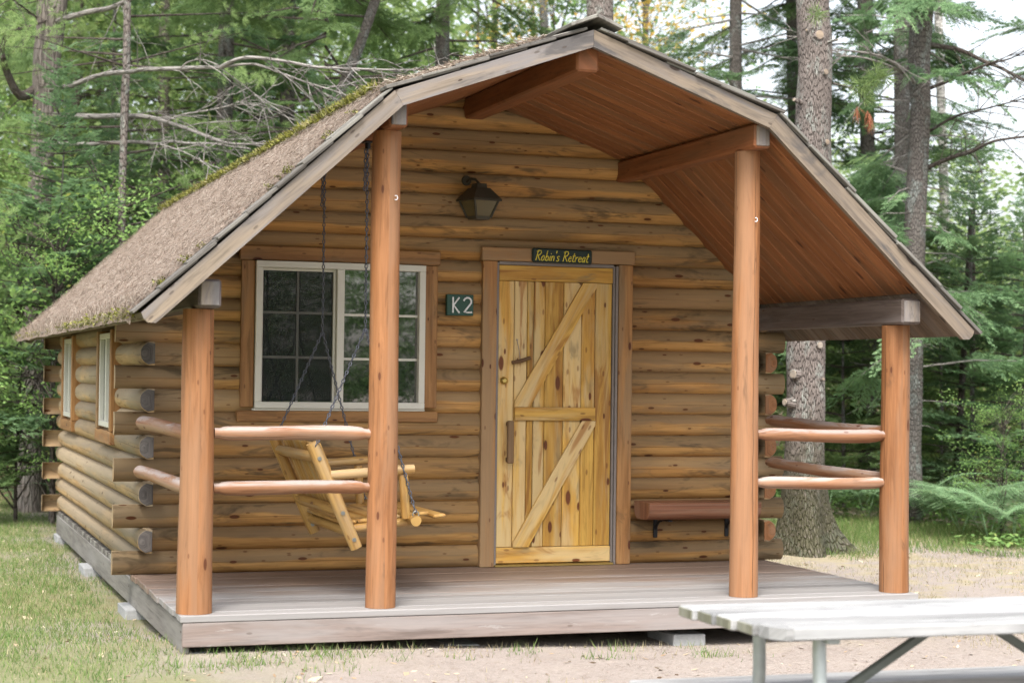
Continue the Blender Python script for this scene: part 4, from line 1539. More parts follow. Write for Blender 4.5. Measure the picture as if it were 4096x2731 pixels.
def young_fir(h, r, seed, dens=1.):
    rng = np.random.default_rng(seed); sp = []; tw = MB()
    z = .12 * h
    while z < h * .985:
        f = 1 - z / h
        L = max(.1, r * (f ** .8) * rng.uniform(.75, 1.1)) + .05
        nb = int(rng.integers(4, 7))
        a0 = rng.uniform(0, 6.28)
        for k_ in range(nb):
            if rng.random() < .12: continue
            az = a0 + 6.283 * k_ / nb + rng.uniform(-.3, .3)
            ix = int(np.argmin([abs(L - l) for l in SPL]))
            sp.append(((0, 0, z + rng.uniform(-.05, .05)), az, rng.uniform(-.05, .4) + .35 * (1 - f) ** 2, rng.uniform(-.3, .3), L / SPL[ix], ix))
            tw.tube([(0, 0, z), (math.cos(az) * L * .8, math.sin(az) * L * .8, z + L * .08)], [.008 * (.4 + f), .002], 4, cap=False, tint=.5)
        z += max(.09, .17 * (f + .3) * h / 3.2)
    # leader
    sp.append(((0, 0, h * .86), 0, 1.5, 0, .35 * h / 3.2, 4))
    q = crown_from(sp, SPR)
    return q, tints(q, rng), tw


def tall_fir(h, seed, z0=1.4, n=62, Lr=(1.0, 2.3), droop=(-.45, .15)):
    rng = np.random.default_rng(seed); sp = []; tw = MB()
    for i in range(n):
        z = z0 + (h - z0) * rng.random() ** .9
        f = 1 - (z - z0) / (h - z0 + 3)
        L = rng.uniform(*Lr) * (.45 + .55 * f)
        az = rng.uniform(0, 6.283); pit = rng.uniform(*droop)
        ix = int(rng.integers(0, 4))
        sc_ = L / SPL[ix] * .72
        d = np.array([math.cos(az) * math.cos(pit), math.sin(az) * math.cos(pit), math.sin(pit)])
        # bare inner part of the branch, spray on the outer part, with a side spray
        o = np.array([0, 0, z]) + d * L * .38
        sp.append((o, az, pit, rng.uniform(-.4, .4), sc_, ix))
        for s_ in (-.6, .6):
            if rng.random() < .75:
                sp.append((np.array([0, 0, z]) + d * L * rng.uniform(.4, .6), az + s_, pit - .1, rng.uniform(-.4, .4), sc_ * rng.uniform(.45, .75), int(rng.integers(0, 4))))
        tw.tube([(0, 0, z), tuple(np.array([0, 0, z]) + d * L * .5 + np.array([0, 0, .05])), tuple(np.array([0, 0, z]) + d * L * .9)], [.016, .010, .004], 5, cap=False, tint=.5)
    # dead lower twigs
    for i in range(26):
        z = rng.uniform(.6, h * .7); az = rng.uniform(0, 6.283); L = rng.uniform(.4, 1.3)
        p = [np.array([0, 0, z]) + np.array([math.cos(az), math.sin(az), -.12 + .1 * math.sin(t * 3)]) * L * t for t in (0, .35, .7, 1)]
        tw.tube([tuple(x) for x in p], [.010, .007, .005, .002], 4, cap=False, tint=.5)
    q = crown_from(sp, SPR)
    return q, tints(q, rng), tw


def pine_tree(h, seed, z0=2., n=46):
    rng = np.random.default_rng(seed); sp = []; tw = MB()
    for i in range(n):
        z = rng.uniform(z0, h); az = rng.uniform(0, 6.283); pit = rng.uniform(-.15, .35); L = rng.uniform(.7, 2.0)
        d = np.array([math.cos(az) * math.cos(pit), math.sin(az) * math.cos(pit), math.sin(pit)])
        sp.append((np.array([0, 0, z]) + d * L * .5, az, pit, rng.uniform(-.4, .4), rng.uniform(.7, 1.1), int(rng.integers(0, 3))))
        tw.tube([(0, 0, z), tuple(np.array([0, 0, z]) + d * L * .5), tuple(np.array([0, 0, z]) + d * (L * .5 + .9))], [.016, .01, .003], 5, cap=False, tint=.5)
    q = crown_from(sp, PSPR)
    return q, tints(q, rng), tw


def broad_tree(h, r, seed, z0=.5, n=60):
    rng = np.random.default_rng(seed); sp = []; tw = MB()
    for i in range(n):
        z = rng.uniform(z0, h); az = rng.uniform(0, 6.283); L = r * rng.uniform(.35, 1.)
        pit = rng.uniform(-.1, .6)
        st_ = np.array([math.cos(az) * L * .3, math.sin(az) * L * .3, z])
        sp.append((st_, az + rng.uniform(-.6, .6), pit, rng.uniform(-.6, .6), L * .9, int(rng.integers(0, 3))))
        d = np.array([math.cos(az), math.sin(az), pit])
        tw.tube([(0, 0, max(.1, z - .5 * L)), tuple(st_), tuple(st_ + d * L * .7)], [.010, .006, .002], 4, cap=False, tint=.5)
    q = crown_from(sp, LSPR)
    return q, tints(q, rng), tw


PROTO = {}
def proto(key, res, mat, twmat='darktwig'):
    q, t, tw = res
    PROTO[key] = (np_mesh(key + "_crown", q.astype(np.float32), 4, t, M[mat]), tw.mesh(key + "_branch", M[twmat]))
proto('young_fir_a', young_fir(3.2, 1.05, 11), 'fir')
proto('young_fir_b', young_fir(3.2, .85, 12), 'hemlock')
proto('tall_fir_a', tall_fir(8.5, 21, n=95, z0=1.0), 'fir')
proto('tall_fir_b', tall_fir(8.5, 22, z0=.8, n=88, droop=(-.7, 0.)), 'hemlock')
proto('tall_fir_c', tall_fir(9, 23, z0=1.8, n=52, Lr=(1.2, 2.8)), 'fir', 'deadtwig')
proto('pine_a', pine_tree(9, 31, n=80), 'pine')
proto('pine_b', pine_tree(9, 32, z0=1.2, n=60), 'pine')
proto('broad_a', broad_tree(3.4, 1.25, 41), 'broad')
proto('broad_b', broad_tree(7.5, 2.2, 42, z0=1.2, n=95), 'broad')
proto('autumn', broad_tree(9, 2.4, 43, z0=3.8, n=80), 'autumn')
TRUNKS = {}


def trunk_mesh(key, h, r, mat, seed=0, n=12, wob=.1, taper=.5, rings=24, lean=.0, flare=None):
    mb = MB(); pts, rs = [], []
    for i in range(rings + 1):
        t = i / rings; z = h * t - .15
        pts.append((.05 * math.sin(t * 5 + seed) * t + lean * z, .05 * math.cos(t * 4 + seed * 2) * t, z))
        rs.append(r * (1 - taper * t) * (1 + .35 * math.exp(-max(z, 0) * 3.)))
    mb.tube(pts, rs, n, wob=wob, seed=seed, flare=flare)
    return mb.mesh(key, M[mat])


def tree(name, label, u, d, kind, scale=1., trunk=(.06, 'darkbark'), th=None, rot=None, zs=None, group="trees around the cabin", lean=0., cat="tree", sink=0.):
    g = ground_at(u, d)
    t = thing(name, g - V((0, 0, sink)), label, cat, group)
    t.rotation_euler = (0, 0, random.uniform(0, 6.28) if rot is None else rot)
    crown_me, br_me = PROTO[kind] if kind else (None, None)
    h = th or {'young_fir_a': 3.1, 'young_fir_b': 3.1}.get(kind, 13) * (1 if th else (scale if 'young' in (kind or '') or 'broad_a' == kind else 1))
    if kind == 'broad_a' and th is None: h = 2.4 * scale
    tk = put("trunk", trunk_mesh("trunk", h, trunk[0], trunk[1], random.uniform(0, 9), taper=.85 if 'young' in (kind or '') or kind == 'broad_a' else .45, lean=lean))
    tk.parent = t
    if kind:
        c = put("crown", crown_me); c.parent = t
        b = put("branch", br_me); b.parent = t
        for o in (c, b):
            o.scale = (scale, scale, zs or scale)
    return t


# ---- big pine beside the cabin
def big_pine():
    base = V((4.1, 3.0, gz(4.1, 3.0)))
    t = thing("pine_tree", base, "thick lichen-grey pine trunk with sawn branch stubs just behind the porch", "tree", "trees around the cabin")
    keys = [(3220, 2230, .20), (3215, 1900, .175), (3225, 1600, .168), (3222, 1380, .172), (3255, 700, .158), (3250, 500, .155), (3262, 250, .155), (3250, 0, .145), (3255, -400, .13)]
    d = 16.3
    pts, rs = [], []
    P = [at(u, v, d) for u, v, r in keys]
    P[0] = base + V((0, 0, -.05))
    for i in range(len(P) - 1):
        for k_ in range(6):
            pts.append(P[i].lerp(P[i + 1], k_ / 6)); rs.append(keys[i][2] + (keys[i + 1][2] - keys[i][2]) * k_ / 6)
    pts.append(P[-1]); rs.append(keys[-1][2])
    z0 = base.z
    rs = [r * (1 + .9 * math.exp(-max(0, p.z - z0) * 4.5)) for r, p in zip(rs, pts)]
    def flare(a, L):
        k_ = math.exp(-L * 2.6)
        return 1 + k_ * (.28 * math.cos(4 * a + .6) + .2 * math.cos(3 * a + 2.))
    mb = MB(); mb.tube(pts, rs, 48, wob=.07, seed=3.3, flare=flare)
    # fine relief of the bark plates
    tk = mb.mesh("trunk", M['pinebark'])
    for v in tk.vertices:
        n_ = mnoise.fractal(V((v.co.x * 9, v.co.y * 9, v.co.z * 5)), 1., 2., 4)
        cx_ = v.co - V((base.x, base.y, v.co.z))
        v.co += cx_.normalized() * .008 * n_
    to = put("trunk", tk, t)
    for (u, v, r, du) in ((3276, 145, .055, -.02), (3300, 293, .035, .01), (3305, 573, .034, .04), (3227, 127, .012, 0), (3345, 165, .012, .15), (3180, 405, .02, -.2), (3176, 1500, .05, -.0), (3143, 1612, .04, -.12), (3278, 1385, .036, .08), (3290, 1520, .016, .2)):
        q = at(u, v, d - .145)
        mb = MB(); out = (V((q.x, q.y, 0)) - V((at(3240, v, d).x, at(3240, v, d).y, 0))).normalized()
        r *= .85; a = q - out * .08; b = q + out * .012 + V((0, 0, .01))
        mb.tube([a, a.lerp(b, .6), b], [r * 1.5, r * 1.15, r], 14, wob=.15, seed=u * .1, cap=True)
        o = mb.build("branch_stub", M['pinebark'], to)
        mb = MB(); mb.tube([b, b + out * .006], [r * .86, r * .8], 14); mb.build("sawn_face", M['sawn'], to)
    # sprig of needles with dead red ones
    P0 = []; rng = np.random.default_rng(5)
    for (u, v, n_) in ((3450, 335, 3), (3505, 300, 4), (3470, 395, 2), (3265, 75, 2), (3410, 350, 1), (3530, 290, 2)):
        for _ in range(n_):
            q = pine_tuft(rng, 46, .15) @ rot_z(rng.uniform(0, 6)).T @ rot_y(rng.uniform(-1, .3)).T
            p = at(u + rng.uniform(-25, 25), v + rng.uniform(-25, 25), d - .6)
            P0.append(q + np.array(p))
    q = np.concatenate(P0)
    put("needle_sprig", np_mesh("needle_sprig", q.astype(np.float32), 4, rng.random(len(q)) * .8, M['pine']), t)
    mb = MB(); mb.tube([at(3335, 335, d - .2), at(3400, 350, d - .5), at(3445, 380, d - .6), at(3465, 425, d - .6)], [.012, .008, .006, .004], 6)
    mb.tube([at(3400, 350, d - .5), at(3460, 345, d - .6), at(3510, 300, d - .6)], [.007, .005, .003], 6)
    mb.build("branch", M['darktwig'], t)
    P0 = []
    for (u, v) in ((3470, 440), (3478, 450), (3428, 425), (3482, 470)):
        q = diamonds(np.zeros((26, 3)), np.stack([rng.normal(0, .03, 26), rng.normal(0, .03, 26), -rng.uniform(.08, .17, 26)], 1), .0022, rng.normal(0, 1, (26, 3)))
        P0.append(q + np.array(at(u, v, d - .6)))
    q = np.concatenate(P0)
    put("dead_needle_sprig", np_mesh("dead_needle_sprig", q.astype(np.float32), 4, rng.random(len(q)), M['redneedle']), t)
big_pine()


def path_trunk(name, label, keys, d, mat, n=16, wob=.08, crown=None, cs=1., seed=0., zs=None, relief=0.):
    """trunk that follows a line: keys (u, v, width in photo px)"""
    g = ground_at(keys[-1][0], d)
    t = thing(name, g, label, "tree", "trees around the cabin")
    P = [at(u, v, d) for u, v, w_ in keys]; R_ = [w_ / FPX * d / 2 for u, v, w_ in keys]
    P.append(g - V((0, 0, .1))); R_.append(R_[-1] * 1.25)
    P.insert(0, P[0] + (P[0] - P[1]).normalized() * (.9 if name == 'sapling' else 3.5)); R_.insert(0, R_[0] * .75)
    pts, rs = [], []
    for i in range(len(P) - 1):
        for k_ in range(5):
            pts.append(P[i].lerp(P[i + 1], k_ / 5)); rs.append(R_[i] + (R_[i + 1] - R_[i]) * k_ / 5)
    pts.append(P[-1]); rs.append(R_[-1])
    pts.reverse(); rs.reverse()
    mb = MB(); mb.tube(pts, rs, n, wob=wob, seed=seed)
    tk = mb.build("trunk", M[mat], t)
    if crown:
        c = put("crown", PROTO[crown][0]); c.parent = t; b = put("branch", PROTO[crown][1]); b.parent = t
        for o in (c, b): o.scale = (cs, cs, zs or cs); o.rotation_euler = (0, 0, seed)
    return t, tk


t2, tk2 = path_trunk("fir_tree", "tall grey fir trunk with a kinked knot and lichen, right of the porch roof", [(3690, 0, 95), (3675, 230, 90), (3682, 420, 82), (3660, 900, 86), (3650, 1400, 84), (3640, 1800, 92)], 19.5, 'darkbark', crown='tall_fir_c', cs=.5, zs=.85, seed=1.2)
path_trunk("fir_tree", "dark straight trunk standing close behind the kinked grey fir", [(3608, 0, 66), (3608, 600, 62), (3600, 1200, 66), (3590, 1800, 70)], 21.5, 'darkbark', crown='tall_fir_c', cs=.55, zs=.85, seed=3.4)
path_trunk("birch_tree", "slim white birch trunk against the open sky", [(3752, 0, 34), (3765, 400, 36), (3780, 900, 38), (3790, 1500, 42)], 26, 'birchbark', seed=2.2)
path_trunk("fir_tree", "dark trunk between the big pine and the kinked grey fir", [(3460, 0, 62), (3470, 600, 58), (3480, 1100, 60), (3470, 1800, 66)], 24, 'darkbark', crown='tall_fir_a', cs=1.05, seed=5.1)
path_trunk("fir_tree", "dark slender trunk half hidden to the left of the big pine", [(3165, 0, 44), (3172, 500, 42), (3190, 1800, 48)], 25, 'darkbark', crown='tall_fir_b', cs=1.1, seed=.6)
path_trunk("sapling", "thin leaning bare sapling trunk in the right-hand undergrowth, the thicker one", [(3868, 1150, 22), (3850, 1500, 26), (3828, 1880, 30)], 21, 'darktwig', n=8, seed=1.)
path_trunk("sapling", "very thin dark sapling stem beside the leaning bare one", [(3895, 1100, 14), (3893, 1500, 16), (3885, 1850, 18)], 21.6, 'darktwig', n=8, seed=2.)
path_trunk("pine_tree", "grey pine trunk rising straight behind the roof ridge", [(2398, 0, 106), (2402, 300, 106), (2405, 900, 112), (2410, 1800, 120)], 21, 'pinebark', seed=4.)
path_trunk("maple_tree", "autumn maple with yellow and orange leaves behind the roof", [(2172, 0, 34), (2185, 250, 36), (2200, 900, 40), (2200, 1700, 44)], 29, 'darkbark', crown='autumn', cs=1., seed=2.9)
path_trunk("hemlock_tree", "leaning hemlock with drooping dark boughs over the left roof slope", [(1492, 30, 40), (1440, 180, 42), (1370, 350, 44), (1300, 800, 48), (1280, 1600, 55)], 20, 'darkbark', crown='tall_fir_b', cs=1.1, seed=.2)

# left side
tl, tkl = path_trunk("dead_pine", "thick pale half-dead pine with long bare limbs at the left edge", [(212, 0, 118), (190, 200, 112), (180, 450, 96), (165, 700, 92), (150, 1000, 92), (140, 1500, 98), (130, 1900, 110)], 20, 'palebark', n=24, wob=.16, seed=7.)
def limb(pts_uv, d0, d1, r0, r1, parent, mat='deadtwig', twigs=0, seed=0):
    mb = MB(); n = len(pts_uv)
    P = [at(u, v, d0 + (d1 - d0) * i / (n - 1)) for i, (u, v) in enumerate(pts_uv)]
    sm_ = []
    for i in range(n - 1):
        for t in (0, .25, .5, .75):
            a0 = P[max(i - 1, 0)]; a1 = P[i]; a2 = P[i + 1]; a3 = P[min(i + 2, n - 1)]
            sm_.append(.5 * ((2 * a1) + (a2 - a0) * t + (2 * a0 - 5 * a1 + 4 * a2 - a3) * t * t + (3 * a1 - a0 - 3 * a2 + a3) * t ** 3))
    sm_.append(P[-1]); m = len(sm_)
    mb.tube(sm_, [(r0 + (r1 - r0) * i / (m - 1)) * (.74 if mat == 'deadtwig' else .9) for i in range(m)], 8, wob=.2, seed=seed, tint=.5)
    rg = random.Random(seed)
    for _ in range(twigs):
        i = rg.randrange(int(m * .25), m - 1)
        p = sm_[i]; L = rg.uniform(.25, .9)
        dv = (sm_[min(i + 1, m - 1)] - sm_[max(0, i - 1)]).normalized()
        dd = (dv * rg.uniform(.5, 1) + V((rg.gauss(0, .5), rg.gauss(0, .6), rg.gauss(-.05, .5)))).normalized()
        q = [p + dd * L * t + V((0, 0, -.18 * L * t * t + rg.gauss(0, .012))) for t in (0, .25, .5, .75, 1)]
        mb.tube(q, [.006, .005, .004, .003, .0015], 4, cap=False, tint=.5)
        for _k in range(2):
            s_ = q[rg.randrange(1, 4)]; d2 = (dd + V((rg.gauss(0, .7), rg.gauss(0, .7), rg.gauss(-.2, .5)))).normalized() * L * .4
            mb.tube([s_, s_ + d2 * .5 + V((0, 0, .01)), s_ + d2], [.003, .0025, .0012], 4, cap=False, tint=.5)
    return mb.build("limb", M[mat], parent)
c1 = lambda x, y: (x / 1.68, y / 1.68)
limb([c1(*p) for p in ((300, 600), (400, 592), (480, 575), (640, 515), (760, 490), (900, 480), (960, 468), (1200, 462), (1330, 456), (1480, 455))], 20, 17.6, .040, .026, tl, twigs=5, seed=1)
limb([c1(*p) for p in ((1480, 455), (1580, 405), (1700, 388), (1900, 410), (2110, 450), (2280, 460), (2560, 470), (2780, 470), (2990, 455))], 17.6, 16.0, .026, .008, tl, twigs=16, seed=2)
limb([c1(*p) for p in ((1480, 455), (1580, 440), (1720, 435), (1880, 490), (2060, 555), (2240, 610), (2380, 660))], 17.6, 16.8, .020, .006, tl, twigs=16, seed=3)
limb([c1(*p) for p in ((1210, 465), (1270, 415), (1370, 405), (1470, 440))], 17.9, 17.6, .012, .008, tl, twigs=4, seed=4)
limb([c1(*p) for p in ((1480, 460), (1620, 560), (1740, 660), (1840, 780))], 17.6, 17.4, .008, .004, tl, twigs=8, seed=5)
limb([c1(*p) for p in ((340, 160), (440, 125), (600, 80), (740, 55), (840, 10), (960, -50))], 20, 19, .05, .03, tl, twigs=5, seed=6)
limb([c1(*p) for p in ((300, 770), (620, 785), (800, 780), (980, 785), (1120, 820), (1270, 870), (1400, 920), (1520, 960), (1660, 970), (1900, 965))], 20, 17.2, .044, .010, tl, twigs=22, seed=7)
limb([c1(*p) for p in ((1120, 820), (1210, 775), (1440, 735), (1560, 710), (1700, 705), (1780, 730))], 18.5, 17.8, .014, .005, tl, twigs=12, seed=8)
limb([c1(*p) for p in ((300, 960), (560, 970), (890, 955), (1060, 968), (1140, 950), (1280, 965), (1420, 965), (1560, 985), (1680, 1000))], 20, 17.4, .032, .008, tl, twigs=18, seed=9)
limb([c1(*p) for p in ((1080, 970), (1200, 1010), (1330, 1070), (1460, 1165))], 18, 17.2, .011, .005, tl, twigs=6, seed=10)
limb([c1(*p) for p in ((240, 600), (130, 640), (40, 470), (20, 380))], 20, 19.5, .07, .03, tl, mat='darktwig', twigs=4, seed=11)
limb([c1(*p) for p in ((200, 1320), (120, 1440), (0, 1500))], 20, 19.3, .05, .035, tl, mat='darktwig', twigs=5, seed=12)
limb([c1(*p) for p in ((360, 120), (180, 185), (0, 215))], 20, 19, .02, .012, tl, mat='darktwig', twigs=8, seed=13)
limb([c1(*p) for p in ((260, 130), (140, 40), (60, -20))], 20, 19, .014, .008, tl, mat='darktwig', twigs=4, seed=14)
c3 = lambda x, y: (2696 + x / 1.68, y / 1.68)
limb([c3(*p) for p in ((1700, 600), (1860, 540), (1990, 480), (2130, 425), (2260, 395), (2400, 320))], 19.5, 18.6, .024, .006, t2, mat='darktwig', twigs=14, seed=21)
limb([c3(*p) for p in ((1700, 300), (1820, 318), (1930, 340), (2100, 420), (2200, 460), (2400, 570))], 19.5, 19.2, .034, .016, t2, mat='darktwig', twigs=10, seed=22)
limb([c3(*p) for p in ((1700, 1130), (1860, 1060), (2000, 1020), (2150, 950), (2400, 915))], 19.5, 18.2, .03, .012, t2, mat='darktwig', twigs=14, seed=23)
limb([c3(*p) for p in ((1720, 880), (1900, 780), (2100, 730), (2400, 650))], 19.5, 18.4, .02, .006, t2, mat='darktwig', twigs=14, seed=24)
limb([c3(*p) for p in ((1640, 590), (1560, 490), (1450, 410), (1340, 365), (1200, 345), (1080, 330))], 19.5, 18.4, .028, .010, t2, twigs=10, seed=25)
limb([c3(*p) for p in ((1640, 570), (1500, 470), (1400, 425), (1250, 385), (1090, 375))], 19.5, 18.4, .022, .010, t2, twigs=6, seed=26)
limb([c3(*p) for p in ((1720, 90), (1660, 60), (1600, 10), (1540, -60))], 19.3, 19.0, .02, .012, t2, mat='darktwig', twigs=2, seed=27)
path_trunk("pine_tree", "slender grey pine stem with a mid-height knot, right of the pale dead pine", [(510, 0, 30), (506, 280, 30), (500, 360, 34), (494, 600, 30), (488, 800, 31), (485, 1500, 34)], 19, 'pinebark', n=12, crown='pine_b', cs=.95, seed=3.)
path_trunk("birch_tree", "thin white birch stem left of the pale dead pine", [(82, 0, 11), (76, 200, 12), (78, 350, 13), (70, 1200, 14)], 27, 'birchbark', n=8, seed=1.5)
tree("fir_sapling", "bright young fir in front of the pale dead pine", 215, 18.6, 'young_fir_a', 1.42, (.03, 'darkbark'), zs=1.5)
tree("fir_sapling", "small fir at the left edge level with the side windows", -60, 18.2, 'young_fir_b', .9, (.022, 'darkbark'))
tree("fir_sapling", "low dark fir behind the cabin's rear left log ends", 130, 20.5, 'young_fir_b', .8, (.022, 'darkbark'))
tree("fir_sapling", "tall dark fir sapling behind the left roof edge", 420, 22, 'young_fir_a', 1.55, (.04, 'darkbark'))
tree("leafy_shrub", "yellow-green leafy shrub growing over the rear left eave", 420, 19.3, 'broad_a', 1.05, (.018, 'darktwig'), cat="shrub", sink=-.3)
tree("leafy_shrub", "leafy shrub at the left picture edge below the bare limbs", 70, 18.6, 'broad_a', 1.0, (.018, 'darktwig'), cat="shrub")
tree("leafy_shrub", "leafy shrub in front of the pale dead pine's lower trunk", 215, 18.2, 'broad_a', .9, (.018, 'darktwig'), cat="shrub")
tree("fir_tree", "dense dark fir directly behind the left roof slope", 880, 22.5, 'tall_fir_a', 1.0, (.12, 'darkbark'), rot=.5)
tree("fir_tree", "dark fir behind the left roof slope, nearer the ridge", 1130, 25, 'tall_fir_a', 1.05, (.12, 'darkbark'), rot=2.4)
tree("hemlock_tree", "soft green hemlock left of the ridge with hanging sprays", 1750, 22.5, 'tall_fir_b', 1.15, (.11, 'darkbark'), rot=4.)
tree("pine_tree", "light green feathery pine behind the bare limbs", 640, 25.5, 'pine_a', 1.1, (.10, 'pinebark'), rot=1.)
tree("pine_tree", "light green pine at the far left behind the pale dead pine", 280, 27, 'pine_a', 1.15, (.10, 'pinebark'), rot=3.)
tree("pine_tree", "feathery pine between the two dark firs on the left", 1010, 29, 'pine_b', 1.2, (.10, 'pinebark'), rot=5.)
tree("maple_tree", "leafy green maple deep in the woods at left", 380, 30, 'broad_b', 1.25, (.07, 'darkbark'))
tree("maple_tree", "pale leafy maple seen through the gap behind the ridge", 1950, 33, 'broad_b', 1.35, (.08, 'darkbark'))
tree("maple_tree", "light leafy maple right of the ridge trunk", 2560, 31, 'broad_b', 1.2, (.07, 'darkbark'))
tree("fir_tree", "fir whose boughs spread between the ridge and the big pine", 2930, 23, 'tall_fir_c', 1.05, (.10, 'darkbark'), rot=1.9)
# right side
tree("fir_sapling", "soft young fir framed between the big pine and the right-hand post", 3375, 21.8, 'young_fir_b', 1.17, (.03, 'darkbark'))
tree("fir_sapling", "tall young fir with pointed top right of the kinked grey fir", 3892, 20.5, 'young_fir_a', 1.25, (.04, 'darkbark'), zs=1.32)
tree("fir_sapling", "broad young fir cut off by the right picture edge", 4090, 20.0, 'young_fir_a', 1.15, (.035, 'darkbark'))
tree("fir_sapling", "short bushy fir behind the right-hand corner post", 3640, 20.8, 'young_fir_b', .72, (.02, 'darkbark'))
tree("fir_sapling", "shadowed fir behind the thin bare saplings", 3760, 22.5, 'young_fir_b', 1.15, (.03, 'darkbark'))
tree("fir_tree", "sparse fir at the far right with boughs against the white sky", 4460, 23.0, 'tall_fir_c', .85, (.10, 'darkbark'), rot=.3)
tree("leafy_shrub", "yellowing leafy shrub deep behind the kinked grey fir", 3770, 24, 'broad_a', 1.0, (.018, 'darktwig'), cat="shrub")
tree("leafy_shrub", "small leafy shrub at the woods edge on the far right", 4010, 18.2, 'broad_a', .42, (.01, 'darktwig'), cat="shrub")

# ---- far woods: one mass
def far_woods(name, specs, seed, label):
    rng = np.random.default_rng(seed)
    qs, ts = [], []
    for kind, n, ulo, uhi, dlo, dhi, hlo, hhi, sc_ in specs:
        S = {'fir': SPR, 'pine': PSPR, 'leaf': LSPR}[kind]
        for _ in range(n):
            u = rng.uniform(ulo, uhi); d = rng.uniform(dlo, dhi)
            p = ground_at(u, d)
            z = rng.uniform(hlo, hhi)
            ix = int(rng.integers(0, len(S)))
            q = (S[ix][::2 if kind == 'fir' else 1] * sc_ * rng.uniform(.8, 1.3)) @ (rot_z(rng.uniform(0, 6.28)) @ rot_y(rng.uniform(-.2, .6)) @ rot_x(rng.uniform(-.5, .5))).T
            qs.append(q + np.array([p.x, p.y, p.z + z])); ts.append(np.clip(rng.uniform(.2, .8) + rng.normal(0, .12, len(q)), 0, 1))
    return np.concatenate(qs), np.concatenate(ts)
fw = [('leaf', 900, -900, 5200, 27, 42, .2, 9.5, 2.6)]
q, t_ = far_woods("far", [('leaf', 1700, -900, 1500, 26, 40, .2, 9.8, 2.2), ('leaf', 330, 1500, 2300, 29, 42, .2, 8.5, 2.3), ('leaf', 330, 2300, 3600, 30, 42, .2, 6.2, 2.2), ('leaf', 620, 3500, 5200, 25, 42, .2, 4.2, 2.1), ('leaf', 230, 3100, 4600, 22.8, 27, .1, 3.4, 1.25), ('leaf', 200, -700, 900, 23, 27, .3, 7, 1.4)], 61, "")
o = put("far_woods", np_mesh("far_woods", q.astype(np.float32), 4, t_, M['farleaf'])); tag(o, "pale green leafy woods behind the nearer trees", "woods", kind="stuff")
q, t_ = far_woods("far", [('fir', 60, -900, 1300, 25, 34, .2, 8, 1.3), ('fir', 70, 1300, 2900, 26, 34, .2, 6.6, 1.4), ('fir', 90, 2900, 3700, 22, 33, .2, 5.2, 1.25), ('fir', 150, 3700, 5200, 21, 33, .2, 3.6, 1.2), ('pine', 260, -900, 1500, 22, 32, 1.5, 9, 1.4)], 62, "")
o = put("far_woods", np_mesh("far_woods", q.astype(np.float32), 4, t_, M['hemlock'])); tag(o, "dark evergreen boughs filling the woods behind the nearer trees", "woods", kind="stuff")
# trunks inside the far woods
mb = MB(); rg = random.Random(9)
for _ in range(9):
    g = ground_at(rg.uniform(-700, 4900), rg.uniform(26, 38)); r = rg.uniform(.03, .08)
    mb.tube([g + V((0, 0, -.2)), g + V((rg.gauss(0, .1), 0, 4)), g + V((rg.gauss(0, .2), 0, 11))], [r, r * .85, r * .6], 8, tint=rg.random(), cap=False)
o = mb.build("far_trunks", M['darkbark']); tag(o, "thin dark trunks far inside the woods", "woods", kind="stuff")
# woods across the clearing, behind the photographer: seen in the window panes
rng = np.random.default_rng(77); qs, ts = [], []
for _ in range(2000):
    x = rng.uniform(-2, 11); y = rng.uniform(-32, -21); z = rng.uniform(0, 6.5)
    S = SPR if rng.random() < .6 else LSPR
    ix = int(rng.integers(0, 3)); sc_ = 2.0
    q = (S[ix][::3] * sc_) @ (rot_z(rng.uniform(0, 6.28)) @ rot_y(rng.uniform(-.3, .4))).T + np.array([x, y, z - .3])
    qs.append(q); ts.append(np.full(len(q), rng.uniform(.1, .9)))
q = np.concatenate(qs)
o = put("far_woods", np_mesh("far_woods", q.astype(np.float32), 4, np.concatenate(ts), M['hemlock'])); tag(o, "woods across the clearing mirrored in the window panes", "woods", kind="stuff")

# ---- ferns
def fern_mesh(seed):
    rng = np.random.default_rng(seed); P0, P1, N, W = [], [], [], []
    for fr in range(6):
        az = 6.283 * fr / 6 + rng.uniform(-.5, .5); L = rng.uniform(.7, 1.1)
        d = np.array([math.cos(az), math.sin(az), 0]); sd = np.array([-d[1], d[0], 0])
        hgt = rng.uniform(.55, .85); roll = rng.uniform(-.35, .35)
        def rib(t): return d * L * (.25 * t + .55 * t * t) + np.array([0, 0, L * hgt * (1.5 * t - .85 * t * t)])
        P0.append(rib(0)); P1.append(rib(.5)); N.append([.1, .2, 1]); W.append(.006)
        m = 20
        for k_ in range(m):
            t = .34 + .66 * k_ / (m - 1)
            b = rib(t); u = (t - .34) / .66
            l = .30 * L * (1 - u) ** .8 + .015
            for s_ in (-1, 1):
                out = sd * s_ * .92 + d * .38 + np.array([0, 0, roll * s_ - .12])
                e = b + out * l
                P0.append(b); P1.append(e); N.append([rng.normal(0, .12), rng.normal(0, .12), 1]); W.append(.010 * (1 - .4 * u))
                q_ = max(2, int(l / .03))
                for j in range(q_):      # leaflets give the pinna its toothed edge
                    c = b + out * l * (j + .3) / q_
                    for s2 in (-1, 1):
                        P0.append(c); P1.append(c + (d * s2 + sd * s_ * .6) * (.036 * (1 - j / q_) + .01)); N.append([rng.normal(0, .15), rng.normal(0, .15), 1]); W.append(.0075)
    q = diamonds(np.array(P0), np.array(P1), np.array(W), np.array(N))
    return np_mesh("fern", q.astype(np.float32), 4, np.clip(rng.normal(.5, .2, len(q)), 0, 1), M['fern'])
FERN = [fern_mesh(s) for s in (1, 2, 3)]
